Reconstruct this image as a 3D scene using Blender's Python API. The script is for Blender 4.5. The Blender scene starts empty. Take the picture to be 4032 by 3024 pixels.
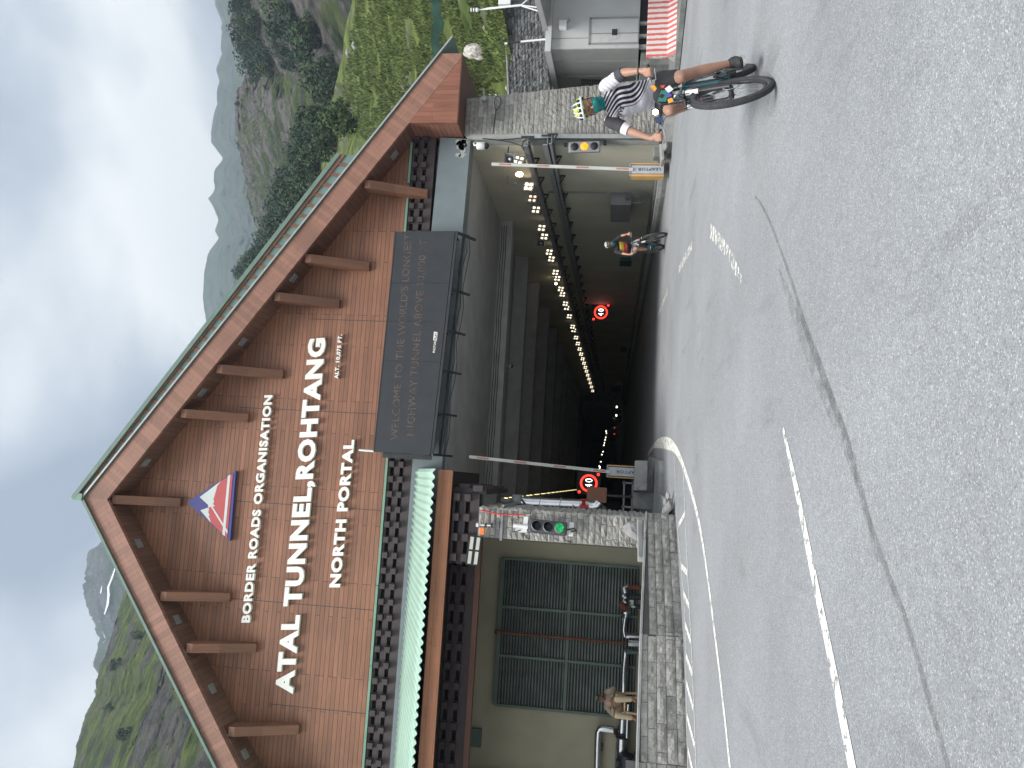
import bpy, bmesh, math, random
from mathutils import Vector, Matrix, noise
from math import radians as R, sin, cos, pi, hypot, atan2
SC = bpy.context.scene
COL = SC.collection

# ---------------------------------------------------------------- camera
YAW, PITCH, ROLL, FPX, EYE = R(7.19), R(7.535), R(2.40), 3006.0, 1.35
fw = Vector((sin(YAW)*cos(PITCH), cos(YAW)*cos(PITCH), sin(PITCH)))
rt0 = Vector((cos(YAW), -sin(YAW), 0)); up0 = rt0.cross(fw)
RT = rt0*cos(ROLL)+up0*sin(ROLL); UP = up0*cos(ROLL)-rt0*sin(ROLL)
cd = bpy.data.cameras.new('camera'); cam = bpy.data.objects.new('camera', cd); COL.objects.link(cam)
cx, cy, cz = -UP, RT, -fw          # the phone was held sideways
cam.matrix_world = Matrix(((cx.x, cy.x, cz.x, 0), (cx.y, cy.y, cz.y, 0), (cx.z, cy.z, cz.z, EYE), (0, 0, 0, 1)))
cd.sensor_width = 36; cd.lens = 36*FPX/4032; cd.clip_end = 9000; cd.clip_start = .05
SC.camera = cam
def ray(x, y):
    "direction of the photograph's pixel (x, y)"
    return (3024-y-1512)*RT-(x-2016)*UP+FPX*fw
def at(x, y, ax, val):
    "the point that pixel shows on the world plane  axis = val"
    d = ray(x, y); o = Vector((0, 0, EYE)); return o+d*((val-o[ax])/d[ax])
def zat(X, Y, x0, y0, s, ax, val): return at(x0+X*s, y0+Y*s, ax, val)

# ---------------------------------------------------------------- sky, sun, exposure
SUN_EL, SUN_AZ = R(60), R(212)       # azimuth clockwise from +Y
W = bpy.data.worlds.new('World'); SC.world = W; W.use_nodes = True
nt = W.node_tree; nt.nodes.clear(); N = nt.nodes.new; L = nt.links.new
out = N('ShaderNodeOutputWorld'); bg = N('ShaderNodeBackground'); L(bg.outputs[0], out.inputs[0])
sky = N('ShaderNodeTexSky'); sky.sky_type = 'NISHITA'; sky.sun_disc = False
sky.sun_elevation = SUN_EL; sky.sun_rotation = SUN_AZ; sky.altitude = 3000
bg.inputs['Strength'].default_value = .1
tc = N('ShaderNodeTexCoord')
mp = N('ShaderNodeMapping'); mp.inputs['Scale'].default_value = (1.0, 1.0, 1.6); mp.inputs['Location'].default_value = (5.1, 0.3, 7.9)
L(tc.outputs['Generated'], mp.inputs[0])
n1 = N('ShaderNodeTexNoise'); n1.inputs['Scale'].default_value = 2.1; n1.inputs['Detail'].default_value = 7; n1.inputs['Roughness'].default_value = .48
n1.inputs['Distortion'].default_value = .25
L(mp.outputs[0], n1.inputs[0])
r1 = N('ShaderNodeValToRGB'); e = r1.color_ramp.elements
e[0].position = .385; e[0].color = (2.1, 2.45, 3.0, 1)
e[1].position = .575; e[1].color = (7.6, 7.7, 7.5, 1)
m_ = r1.color_ramp.elements.new(.465); m_.color = (3.7, 4.05, 4.5, 1)
L(n1.outputs[0], r1.inputs[0])
n2 = N('ShaderNodeTexNoise'); n2.inputs['Scale'].default_value = 1.1; n2.inputs['Detail'].default_value = 4
L(mp.outputs[0], n2.inputs[0])
r2 = N('ShaderNodeValToRGB'); r2.color_ramp.elements[0].position = .3; r2.color_ramp.elements[1].position = .5
r2.color_ramp.elements[0].color = (.8, .8, .8, 1)
L(n2.outputs[0], r2.inputs[0])
mx = N('ShaderNodeMix'); mx.data_type = 'RGBA'
L(r2.outputs[0], mx.inputs[0]); L(sky.outputs[0], mx.inputs[6]); L(r1.outputs[0], mx.inputs[7]); L(mx.outputs[2], bg.inputs[0])
sl = bpy.data.lights.new('sun', 'SUN'); sl.energy = 3.0; sl.angle = R(26); sl.color = (1, .96, .9)
sun = bpy.data.objects.new('sun', sl); COL.objects.link(sun)
sd = Vector((sin(SUN_AZ)*cos(SUN_EL), cos(SUN_AZ)*cos(SUN_EL), sin(SUN_EL)))
sun.rotation_euler = sd.to_track_quat('Z', 'Y').to_euler()
vs = SC.view_settings; vs.view_transform = 'Standard'; vs.look = 'None'; vs.exposure = .95; vs.gamma = 1; vs.use_curve_mapping = False

# ---------------------------------------------------------------- object helpers
def tag(o, label=None, cat=None, group=None, kind=None):
    if label: o['label'] = label
    if cat: o['category'] = cat
    if group: o['group'] = group
    if kind: o['kind'] = kind
    return o
def thing(name, label, cat, loc=(0, 0, 0), rot=(0, 0, 0), group=None):
    o = bpy.data.objects.new(name, None); COL.objects.link(o); o.empty_display_size = .2
    o.location = loc; o.rotation_euler = rot; return tag(o, label, cat, group)
def copy_tree(o, parent=None):
    c = o.copy(); COL.objects.link(c); c.parent = parent
    for ch in list(o.children): copy_tree(ch, c)
    return c
class MB:
    "collects shapes into one mesh; origin is subtracted when it is built under a thing"
    def __init__(s): s.v = []; s.f = []; s.sm = []; s.col = []
    def add(s, vs_, fs, smooth=False):
        k = len(s.v); s.v += [tuple(v) for v in vs_]; s.f += [tuple(i+k for i in f) for f in fs]; s.sm += [smooth]*len(fs); return s
    def box(s, c, d, rot=None, taper=None):
        x, y, z = d[0]/2, d[1]/2, d[2]/2
        vs_ = [Vector((a*x, b*y, e_*z)) for e_ in (-1, 1) for b in (-1, 1) for a in (-1, 1)]
        if taper:
            for v in vs_[4:]: v.x *= taper; v.y *= taper
        if rot is not None:
            m = rot if isinstance(rot, Matrix) else Matrix.Rotation(rot, 3, 'Z')
            vs_ = [m @ v for v in vs_]
        c = Vector(c); vs_ = [v+c for v in vs_]
        return s.add(vs_, [(0, 2, 3, 1), (4, 5, 7, 6), (0, 1, 5, 4), (2, 6, 7, 3), (0, 4, 6, 2), (1, 3, 7, 5)])
    def span(s, a, b):
        a, b = Vector(a), Vector(b); return s.box((a+b)/2, [abs(q) for q in (b-a)])
    def prism(s, poly, vec):
        "closed polygon (3D points) pushed along vec"
        p = [Vector(q) for q in poly]; vec = Vector(vec); n = len(p)
        nn = sum(((p[i]-p[0]).cross(p[(i+1) % n]-p[0]) for i in range(1, n-1)), Vector())
        if nn.dot(vec) > 0: p = p[::-1]
        return s.add(p+[q+vec for q in p], [tuple(range(n)), tuple(range(2*n-1, n-1, -1))]+[(i, i+n, (i+1) % n+n, (i+1) % n) for i in range(n)])
    def beam(s, a, b, w, h, up=(0, 0, 1)):
        a, b = Vector(a), Vector(b); d = (b-a); l = d.length; d.normalize(); u = Vector(up)
        if abs(u.dot(d)) > .98: u = Vector((1, 0, 0))
        x = d.cross(u).normalized(); u = x.cross(d).normalized()
        m = Matrix((x, d, u)).transposed(); return s.box((a+b)/2, (w, l, h), m)
    def tube(s, pts, r, n=8, cap=True, smooth=True):
        pts = [Vector(p) for p in pts]; rs = r if isinstance(r, (list, tuple)) else [r]*len(pts)
        vs_ = []; prev = None
        for i, p in enumerate(pts):
            d = (pts[min(i+1, len(pts)-1)]-pts[max(i-1, 0)])
            if d.length < 1e-9: d = Vector((0, 0, 1))
            d.normalize()
            if prev is None:
                a = Vector((0, 0, 1)) if abs(d.z) < .9 else Vector((1, 0, 0)); x = d.cross(a).normalized()
            else: x = (prev-d*prev.dot(d)).normalized()
            prev = x; y = d.cross(x)
            vs_ += [p+(x*cos(2*pi*k/n)+y*sin(2*pi*k/n))*rs[i] for k in range(n)]
        fs = [(i*n+k, i*n+(k+1) % n, (i+1)*n+(k+1) % n, (i+1)*n+k) for i in range(len(pts)-1) for k in range(n)]
        s.add(vs_, fs, smooth)
        if cap: s.add(vs_[:n], [tuple(range(n))[::-1]]); s.add(vs_[-n:], [tuple(range(n))])
        return s
    def torus(s, c, r, t, ax=(0, 1, 0), n=32, m=8, ang=(0, 2*pi), squash=1):
        ax = Vector(ax).normalized(); a = Vector((0, 0, 1)) if abs(ax.z) < .9 else Vector((1, 0, 0))
        x = ax.cross(a).normalized(); y = ax.cross(x); c = Vector(c); vs_ = []
        for i in range(n):
            th = ang[0]+(ang[1]-ang[0])*i/n; rr = x*cos(th)+y*sin(th)
            vs_ += [c+rr*(r+t*cos(2*pi*k/m))+ax*t*squash*sin(2*pi*k/m) for k in range(m)]
        return s.add(vs_, [(i*m+k, ((i+1) % n)*m+k, ((i+1) % n)*m+(k+1) % m, i*m+(k+1) % m) for i in range(n) for k in range(m)], True)
    def ball(s, c, r, n=12, m=8, rot=None):
        c = Vector(c); r = Vector(r) if not isinstance(r, (int, float)) else Vector((r, r, r)); vs_ = []
        for j in range(1, m):
            for i in range(n):
                v = Vector((r.x*sin(pi*j/m)*cos(2*pi*i/n), r.y*sin(pi*j/m)*sin(2*pi*i/n), r.z*cos(pi*j/m)))
                vs_.append(c+(rot @ v if rot else v))
        t = Vector((0, 0, r.z)); vs_ += [c+(rot @ t if rot else t), c-(rot @ t if rot else t)]; T = len(vs_)-2
        fs = [(j*n+i, (j+1)*n+i, (j+1)*n+(i+1) % n, j*n+(i+1) % n) for j in range(m-2) for i in range(n)]
        fs += [(T, i, (i+1) % n) for i in range(n)]+[(T+1, (m-2)*n+(i+1) % n, (m-2)*n+i) for i in range(n)]
        return s.add(vs_, fs, True)
    def lathe(s, c, prof, ax=(0, 0, 1), n=24):
        "prof: (radius, height) along ax"
        ax = Vector(ax).normalized(); a = Vector((0, 0, 1)) if abs(ax.z) < .9 else Vector((1, 0, 0)); x = ax.cross(a).normalized(); y = ax.cross(x); c = Vector(c)
        vs_ = [c+ax*h+(x*cos(2*pi*k/n)+y*sin(2*pi*k/n))*r for r, h in prof for k in range(n)]
        return s.add(vs_, [(i*n+k, i*n+(k+1) % n, (i+1)*n+(k+1) % n, (i+1)*n+k) for i in range(len(prof)-1) for k in range(n)], True)
    def build(s, name, m, parent=None, bevel=0, loc=None):
        me = bpy.data.meshes.new(name); me.from_pydata(s.v, [], s.f); me.validate()
        if len(me.polygons) == len(s.sm): me.polygons.foreach_set('use_smooth', s.sm)
        if m: me.materials.append(m)
        o = bpy.data.objects.new(name, me); COL.objects.link(o)
        if parent is not None:
            o.parent = parent
            if loc is None: o.matrix_parent_inverse = Matrix.Identity(4)
        if loc is not None: o.location = loc
        if bevel:
            b = o.modifiers.new('bevel', 'BEVEL'); b.width = bevel; b.segments = 2; b.limit_method = 'ANGLE'
        return o
def reparent(t, *objs):
    "children were written in world coordinates: shift them into the thing's own frame"
    inv = Matrix.LocRotScale(t.location, t.rotation_euler, t.scale).inverted()
    for o in objs: o.parent = t; o.data.transform(inv)

# ---------------------------------------------------------------- materials
def newmat(name):
    m = bpy.data.materials.new(name); m.use_nodes = True; t = m.node_tree
    return m, t, t.nodes['Principled BSDF']
def setp(b, rough=.6, metal=0, spec=.5):
    b.inputs['Roughness'].default_value = rough; b.inputs['Metallic'].default_value = metal; b.inputs['Specular IOR Level'].default_value = spec
def c4(c): return (c[0], c[1], c[2], 1)
def mat(name, col, rough=.6, metal=0, var=.12, scale=4, bump=.0, bscale=30, spec=.5, dirt=None, island=0, stretch=(1, 1, 1)):
    m, t, b = newmat(name); n = t.nodes.new; l = t.links.new; setp(b, rough, metal, spec)
    tcn = n('ShaderNodeTexCoord'); mp = n('ShaderNodeMapping'); mp.inputs['Scale'].default_value = stretch; l(tcn.outputs['Object'], mp.inputs[0])
    nz = n('ShaderNodeTexNoise'); nz.inputs['Scale'].default_value = scale; nz.inputs['Detail'].default_value = 6; l(mp.outputs[0], nz.inputs[0])
    rp = n('ShaderNodeValToRGB'); rp.color_ramp.elements[0].position = .3; rp.color_ramp.elements[1].position = .7
    rp.color_ramp.elements[0].color = c4([q*(1-var) for q in col]); rp.color_ramp.elements[1].color = c4([min(1, q*(1+var)) for q in col]); l(nz.outputs[0], rp.inputs[0])
    last = rp.outputs[0]
    if island:
        g = n('ShaderNodeNewGeometry'); mr = n('ShaderNodeMapRange'); mr.inputs[3].default_value = 1-island; mr.inputs[4].default_value = 1+island
        l(g.outputs['Random Per Island'], mr.inputs[0]); vm = n('ShaderNodeVectorMath'); vm.operation = 'SCALE'; l(last, vm.inputs[0]); l(mr.outputs[0], vm.inputs['Scale']); last = vm.outputs[0]
    if dirt:
        n3 = n('ShaderNodeTexNoise'); n3.inputs['Scale'].default_value = dirt[1]; n3.inputs['Detail'].default_value = 8; n3.inputs['Roughness'].default_value = .65; l(mp.outputs[0], n3.inputs[0])
        r3 = n('ShaderNodeValToRGB'); r3.color_ramp.elements[0].position = dirt[2]; r3.color_ramp.elements[1].position = dirt[2]+.12; l(n3.outputs[0], r3.inputs[0])
        x = n('ShaderNodeMix'); x.data_type = 'RGBA'; x.inputs[7].default_value = c4(dirt[0]); l(r3.outputs[0], x.inputs[0]); l(last, x.inputs[6]); last = x.outputs[2]
    l(last, b.inputs['Base Color'])
    if bump:
        n2 = n('ShaderNodeTexNoise'); n2.inputs['Scale'].default_value = bscale; n2.inputs['Detail'].default_value = 5; l(mp.outputs[0], n2.inputs[0])
        bp = n('ShaderNodeBump'); bp.inputs['Strength'].default_value = bump; bp.inputs['Distance'].default_value = .03; l(n2.outputs[0], bp.inputs['Height']); l(bp.outputs[0], b.inputs['Normal'])
    return m
def emit(name, col, st):
    m, t, b = newmat(name); b.inputs['Base Color'].default_value = c4([q*.3 for q in col]); b.inputs['Emission Color'].default_value = c4(col); b.inputs['Emission Strength'].default_value = st; return m
def wood(name, col, axes, pitch=.13, length=2.6, line=.007, rot=0, rough=.55, var=.2, dark=.25, vary=.16):
    "boards: axes = (along, across) of the object's own axes, turned by rot in that plane"
    m, t, b = newmat(name); n = t.nodes.new; l = t.links.new; setp(b, rough)
    tcn = n('ShaderNodeTexCoord'); sp = n('ShaderNodeSeparateXYZ'); l(tcn.outputs['Object'], sp.inputs[0]); cb = n('ShaderNodeCombineXYZ')
    l(sp.outputs[axes[0]], cb.inputs[0]); l(sp.outputs[axes[1]], cb.inputs[1])
    mp = n('ShaderNodeMapping'); mp.inputs['Rotation'].default_value = (0, 0, rot); l(cb.outputs[0], mp.inputs[0])
    br = n('ShaderNodeTexBrick'); l(mp.outputs[0], br.inputs[0]); br.inputs['Scale'].default_value = 1; br.inputs['Mortar Size'].default_value = line
    br.inputs['Mortar Smooth'].default_value = .1; br.inputs['Brick Width'].default_value = length; br.inputs['Row Height'].default_value = pitch; br.offset = .37; br.offset_frequency = 3
    br.inputs['Color1'].default_value = c4([q*(1-vary) for q in col]); br.inputs['Color2'].default_value = c4([q*(1+vary) for q in col]); br.inputs['Mortar'].default_value = c4([q*dark for q in col])
    m2 = n('ShaderNodeMapping'); m2.inputs['Scale'].default_value = (1.2, 22, 1); l(mp.outputs[0], m2.inputs[0])
    nz = n('ShaderNodeTexNoise'); nz.inputs['Scale'].default_value = 1.5; nz.inputs['Detail'].default_value = 8; nz.inputs['Roughness'].default_value = .6; l(m2.outputs[0], nz.inputs[0])
    mr = n('ShaderNodeMapRange'); mr.inputs[1].default_value = .3; mr.inputs[2].default_value = .7; mr.inputs[3].default_value = 1-var; mr.inputs[4].default_value = 1+var; l(nz.outputs[0], mr.inputs[0])
    n3 = n('ShaderNodeTexNoise'); n3.inputs['Scale'].default_value = .7; n3.inputs['Detail'].default_value = 3; l(tcn.outputs['Object'], n3.inputs[0])
    mr3 = n('ShaderNodeMapRange'); mr3.inputs[1].default_value = .3; mr3.inputs[2].default_value = .7; mr3.inputs[3].default_value = .86; mr3.inputs[4].default_value = 1.12; l(n3.outputs[0], mr3.inputs[0])
    kn = n('ShaderNodeTexVoronoi'); kn.inputs['Scale'].default_value = 2.3; l(m2.outputs[0], kn.inputs[0])
    vo = n('ShaderNodeTexVoronoi'); vo.inputs['Scale'].default_value = 3.1; m4 = n('ShaderNodeMapping'); m4.inputs['Scale'].default_value = (.8, 1.6, 1); l(mp.outputs[0], m4.inputs[0]); l(m4.outputs[0], vo.inputs[0])
    mk = n('ShaderNodeMapRange'); mk.inputs[1].default_value = .03; mk.inputs[2].default_value = .1; mk.inputs[3].default_value = .62; mk.inputs[4].default_value = 1; l(vo.outputs['Distance'], mk.inputs[0])
    a = n('ShaderNodeMath'); a.operation = 'MULTIPLY'; l(mr.outputs[0], a.inputs[0]); l(mr3.outputs[0], a.inputs[1])
    a2 = n('ShaderNodeMath'); a2.operation = 'MULTIPLY'; l(a.outputs[0], a2.inputs[0]); l(mk.outputs[0], a2.inputs[1])
    vm = n('ShaderNodeVectorMath'); vm.operation = 'SCALE'; l(br.outputs[0], vm.inputs[0]); l(a2.outputs[0], vm.inputs['Scale']); l(vm.outputs[0], b.inputs['Base Color'])
    bp = n('ShaderNodeBump'); bp.inputs['Strength'].default_value = .5; bp.inputs['Distance'].default_value = .01; iv = n('ShaderNodeMath'); iv.operation = 'SUBTRACT'; iv.inputs[0].default_value = 1; l(br.outputs['Fac'], iv.inputs[1]); l(iv.outputs[0], bp.inputs['Height']); l(bp.outputs[0], b.inputs['Normal'])
    return m
SL = math.atan(.707)
WOODC = (.235, .105, .061)
M = dict(
    clad=wood('clad wood', WOODC, (0, 2)),
    rakeR=wood('rake wood right', (.255, .128, .09), (0, 2), pitch=.85, length=.14, line=.003, rot=SL, dark=.6),
    rakeL=wood('rake wood left', (.255, .128, .09), (0, 2), pitch=.85, length=.14, line=.003, rot=-SL, dark=.6),
    boxw=wood('box wood', (.25, .10, .062), (2, 0), pitch=.135, length=1.9, line=.004, dark=.45),
    boxs=wood('box side wood', (.27, .125, .085), (1, 2), pitch=.15, length=2.5, line=.007, dark=.3),
    brace=wood('brace wood', (.185, .086, .052), (2, 0), pitch=.5, length=4, line=.001, dark=.6),
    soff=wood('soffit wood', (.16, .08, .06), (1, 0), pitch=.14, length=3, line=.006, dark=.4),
    fasc=wood('canopy fascia wood', (.30, .125, .06), (0, 2), pitch=.19, length=3.6, line=.003, dark=.5),
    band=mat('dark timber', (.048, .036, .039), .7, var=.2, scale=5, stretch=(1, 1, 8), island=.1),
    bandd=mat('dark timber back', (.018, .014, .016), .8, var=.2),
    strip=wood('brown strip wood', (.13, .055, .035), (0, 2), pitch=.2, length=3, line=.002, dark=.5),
    green=mat('green painted metal', (.16, .30, .22), .45, var=.1),
    redge=mat('roof edge green', (.13, .20, .17), .5, var=.1), greyg=mat('grey green sheet', (.14, .215, .19), .5, var=.12, scale=2),
    mint=mat('mint corrugated sheet', (.36, .53, .44), .38, var=.07, scale=1.2, dirt=((.24, .42, .33), 1.7, .62)),
    beam=mat('blue grey painted beam', (.155, .19, .205), .55, var=.1, scale=1.5, bump=.15, bscale=6),
    plaster=mat('old plaster', (.36, .37, .35), .8, var=.15, bump=.4, bscale=14),
    stone=mat('grey cladding stone', (.285, .28, .262), .85, var=.22, scale=9, bump=1, bscale=22, island=.2, dirt=((.22, .15, .10), 3, .66)),
    stoneb=mat('stone joints', (.09, .09, .09), .9),
    dry=mat('dark rubble stone', (.115, .12, .125), .85, var=.35, scale=6, bump=1, bscale=14, island=.45, dirt=((.24, .20, .14), .9, .7)),
    conc=mat('concrete', (.30, .305, .30), .8, var=.22, scale=3, bump=.5, bscale=25, dirt=((.16, .16, .16), 2.2, .6)),
    concd=mat('dirty concrete', (.17, .18, .175), .85, var=.3, scale=4, bump=.5, bscale=20),
    tceil=mat('tunnel ceiling concrete', (.37, .375, .375), .8, var=.14, scale=1.2, bump=.2, bscale=8),
    twall=mat('tunnel wall paint', (.56, .55, .45), .7, var=.1, scale=.8, stretch=(1, 1, .5)),
    tbeam=mat('tunnel cross beam', (.42, .42, .42), .8, var=.12, scale=2),
    beige=mat('beige wall paint', (.36, .34, .245), .75, var=.1, scale=1),
    steel=mat('galvanised steel', (.42, .43, .43), .38, .7, var=.12, scale=6),
    steelp=mat('grey painted steel', (.25, .26, .27), .5, .2, var=.1),
    alu=mat('silver pipe jacket', (.62, .63, .65), .2, .95, var=.06, scale=8),
    dark=mat('dark steel', (.035, .04, .045), .5, .3, var=.2),
    black=mat('black plastic', (.02, .02, .022), .45, var=.2),
    rubber=mat('tyre rubber', (.045, .046, .05), .85, var=.25, scale=20),
    white=mat('white paint', (.72, .73, .73), .5, var=.05),
    letter=mat('white letter panel', (.80, .80, .76), .45, var=.03),
    rust=mat('rusty red pipe', (.17, .055, .03), .8, var=.35, scale=10),
    louv=mat('green grey louvre slat', (.22, .26, .235), .45, .2, var=.25, scale=3),
    louvf=mat('louvre frame', (.10, .14, .115), .5, .2, var=.15),
    voidm=mat('dark void', (.008, .01, .014), .6, var=.1),
    red=mat('red paint', (.50, .04, .03), .5), orange=mat('orange box', (.75, .22, .05), .5), yellow=mat('yellow paint', (.55, .33, .12), .45),
    board=mat('brown board', (.22, .095, .06), .6, var=.04), booth=mat('booth panel', (.47, .485, .485), .5, var=.07, scale=1.5, dirt=((.33, .33, .32), 1.3, .62)),
    boothg=mat('booth grey panel', (.30, .31, .305), .55, var=.1, scale=1.2, dirt=((.2, .2, .19), 1.5, .62)),
    screen=mat('led screen face', (.024, .028, .034), .4, var=.15, scale=3),
    blue=mat('emblem blue', (.05, .055, .22), .45, var=.05), redp=mat('emblem red', (.46, .08, .085), .45, var=.05), pale=mat('emblem pale', (.56, .61, .60), .45, var=.03),
    boulder=mat('pale boulder', (.48, .46, .42), .85, var=.3, scale=4, bump=1, bscale=6, dirt=((.16, .15, .13), 3.5, .52), stretch=(1, 1, .4)),
    greyrock=mat('grey boulder', (.24, .24, .24), .85, var=.3, scale=3, bump=1, bscale=8),
    net=mat('green shade net', (.03, .085, .06), .8, var=.35, scale=1.5),
)
# ================================================================ ground and road
def struct(name, mb, m, **k): return tag(mb.build(name, m, **k), kind='structure')
def asphalt():
    m, t, b = newmat('asphalt'); n = t.nodes.new; l = t.links.new; setp(b, .72, 0, .35)
    tcn = n('ShaderNodeTexCoord')
    def noise_(s, d=5, r=.6, st=(1, 1, 1)):
        mp = n('ShaderNodeMapping'); mp.inputs['Scale'].default_value = st; l(tcn.outputs['Object'], mp.inputs[0])
        q = n('ShaderNodeTexNoise'); q.inputs['Scale'].default_value = s; q.inputs['Detail'].default_value = d; q.inputs['Roughness'].default_value = r; l(mp.outputs[0], q.inputs[0]); return q.outputs[0]
    vo = n('ShaderNodeTexVoronoi'); vo.inputs['Scale'].default_value = 150; vo.inputs['Randomness'].default_value = 1; l(tcn.outputs['Object'], vo.inputs[0])
    sp = n('ShaderNodeSeparateColor'); l(vo.outputs['Color'], sp.inputs[0])
    rr = n('ShaderNodeValToRGB'); E_ = rr.color_ramp.elements; E_[0].position = 0; E_[0].color = (.17, .174, .182, 1); E_[1].position = 1; E_[1].color = (.46, .47, .48, 1)
    for p, c in ((.2, .21), (.7, .245), (.92, .29)): q = E_.new(p); q.color = (c*1.06, c*1.11, c*1.165, 1)
    l(sp.outputs[0], rr.inputs[0])
    big = n('ShaderNodeMapRange'); big.inputs[1].default_value = .3; big.inputs[2].default_value = .7; big.inputs[3].default_value = .86; big.inputs[4].default_value = 1.12; l(noise_(.35, 4), big.inputs[0])
    mid = n('ShaderNodeMapRange'); mid.inputs[1].default_value = .3; mid.inputs[2].default_value = .7; mid.inputs[3].default_value = .88; mid.inputs[4].default_value = 1.12; l(noise_(14, 6, .75), mid.inputs[0])
    str_ = n('ShaderNodeMapRange'); str_.inputs[1].default_value = .58; str_.inputs[2].default_value = .72; str_.inputs[3].default_value = 1; str_.inputs[4].default_value = .8; l(noise_(1.3, 5, .6, (1.6, .35, 1)), str_.inputs[0])
    a = n('ShaderNodeMath'); a.operation = 'MULTIPLY'; l(big.outputs[0], a.inputs[0]); l(mid.outputs[0], a.inputs[1])
    a2 = n('ShaderNodeMath'); a2.operation = 'MULTIPLY'; l(a.outputs[0], a2.inputs[0]); l(str_.outputs[0], a2.inputs[1])
    vm = n('ShaderNodeVectorMath'); vm.operation = 'SCALE'; l(rr.outputs[0], vm.inputs[0]); l(a2.outputs[0], vm.inputs['Scale']); l(vm.outputs[0], b.inputs['Base Color'])
    bp = n('ShaderNodeBump'); bp.inputs['Strength'].default_value = .35; bp.inputs['Distance'].default_value = .004; l(vo.outputs['Distance'], bp.inputs['Height']); l(bp.outputs[0], b.inputs['Normal'])
    return m
M['asphalt'] = asphalt()
def worn(name, col, lo, scale, rough=.7, st=(1, 1, 1), soft=.05, top=1):
    "paint or stain with worn holes in it"
    m, t, b = newmat(name); n = t.nodes.new; l = t.links.new; setp(b, rough, 0, .3); b.inputs['Base Color'].default_value = c4(col)
    tcn = n('ShaderNodeTexCoord'); mp = n('ShaderNodeMapping'); mp.inputs['Scale'].default_value = st; l(tcn.outputs['Object'], mp.inputs[0])
    q = n('ShaderNodeTexNoise'); q.inputs['Scale'].default_value = scale; q.inputs['Detail'].default_value = 7; q.inputs['Roughness'].default_value = .75; l(mp.outputs[0], q.inputs[0])
    r = n('ShaderNodeMapRange'); r.inputs[1].default_value = lo; r.inputs[2].default_value = lo+soft; r.inputs[4].default_value = top; l(q.outputs[0], r.inputs[0]); l(r.outputs[0], b.inputs['Alpha']); return m
M['paint'] = worn('road paint', (.70, .71, .66), .42, 9)
M['paintw'] = worn('worn road paint', (.68, .69, .64), .49, 7)
M['stain'] = worn('dark seep stain', (.15, .153, .155), .36, 7, soft=.32, top=.62)
M['stain2'] = worn('faint stain', (.17, .172, .175), .42, 9, soft=.35, top=.6)
g = MB(); S = 4200; g.add([(-S, -S, -.04), (S, -S, -.04), (S, S, -.04), (-S, S, -.04)], [(0, 1, 2, 3)])
M['earth'] = mat('gravelly earth', (.16, .15, .12), .95, var=.3, scale=.6)
struct('ground', g, M['earth'])
g = MB(); g.add([(-45, -25, 0), (30, -25, 0), (30, 21, 0), (10.2, 21, 0), (10.2, 84, 0), (-1.8, 84, 0), (-1.8, 22, 0), (-45, 22, 0)], [(0, 1, 2, 3, 4, 5, 6, 7)])
struct('road', g, M['asphalt'])
def ribbon(pts, w, z=.004, sub=6):
    "flat strip along points; w may change along it"
    P = [Vector((p[0], p[1], z)) for p in pts]; n = len(P); ws = w if isinstance(w, (list, tuple)) else [w]*n; g = MB(); vs_ = []
    q, qw = [], []
    for i in range(n-1):
        p0, p1, p2, p3 = P[max(i-1, 0)], P[i], P[i+1], P[min(i+2, n-1)]
        for k in range(sub):
            t = k/sub; q.append(.5*((2*p1)+(p2-p0)*t+(2*p0-5*p1+4*p2-p3)*t*t+(3*p1-p0-3*p2+p3)*t**3)); qw.append(ws[i]*(1-t)+ws[i+1]*t)
    q.append(P[-1]); qw.append(ws[-1])
    for i, p in enumerate(q):
        d = (q[min(i+1, len(q)-1)]-q[max(i-1, 0)]).normalized(); nn = Vector((-d.y, d.x, 0)); vs_ += [p+nn*qw[i]/2, p-nn*qw[i]/2]
    return g.add(vs_, [(2*i, 2*i+1, 2*i+3, 2*i+2) for i in range(len(q)-1)])
struct('lane_line', ribbon([(.52, 6.25), (.03, 5.77), (-.44, 5.36), (-.86, 4.97), (-1.28, 4.61), (-1.75, 4.2), (-2.3, 3.7)], [.05, .1, .12, .12, .13, .13, .13]), M['paint'])
struct('edge_line', ribbon([(1.18, 28), (1.3, 24.5), (1.24, 21.5), (1.06, 18.4), (.86, 16.5), (.62, 15.2), (.3, 14), (-.1, 12.7), (-.56, 11.55), (-1.13, 10.6), (-1.82, 9.65), (-2.33, 8.99), (-3.3, 7.9)], [.14, .14, .3, .3, .2, .16, .14, .13, .12, .1, .1, .1, .1]), M['paint'])
struct('lane_dash', ribbon([(3.86, 11.3), (3.5, 10.55), (3.08, 9.7), (2.67, 8.97), (2.29, 8.4)], [.22, .2, .17, .15, .14]), M['paintw'])
struct('lane_dash', ribbon([(4.5, 14.0), (4.66, 15.25), (4.84, 16.9)], .17), M['paintw'])
struct('lane_dash', ribbon([(5.28, 20.4), (5.4, 22.6), (5.52, 24.8)], .16), M['paintw'])
struct('road_stain', ribbon([(3.0, 7.7), (2.8, 7.37), (2.42, 6.87), (2.03, 6.43), (1.62, 5.99), (1.22, 5.61), (.89, 5.23), (.6, 4.91), (.35, 4.63), (-.05, 4.28), (-.33, 3.98), (-.53, 3.73), (-.78, 3.51), (-1.2, 3.15)], [.02, .035, .04, .04, .05, .08, .09, .08, .07, .06, .055, .045, .05, .04]), M['stain'])
struct('road_stain', ribbon([(1.9, 6.5), (1.4, 5.95), (.95, 5.4), (.6, 4.98), (.2, 4.5), (-.3, 4.1)], [.02, .14, .2, .17, .12, .03], z=.003), M['stain2'])
g = MB()
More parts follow.
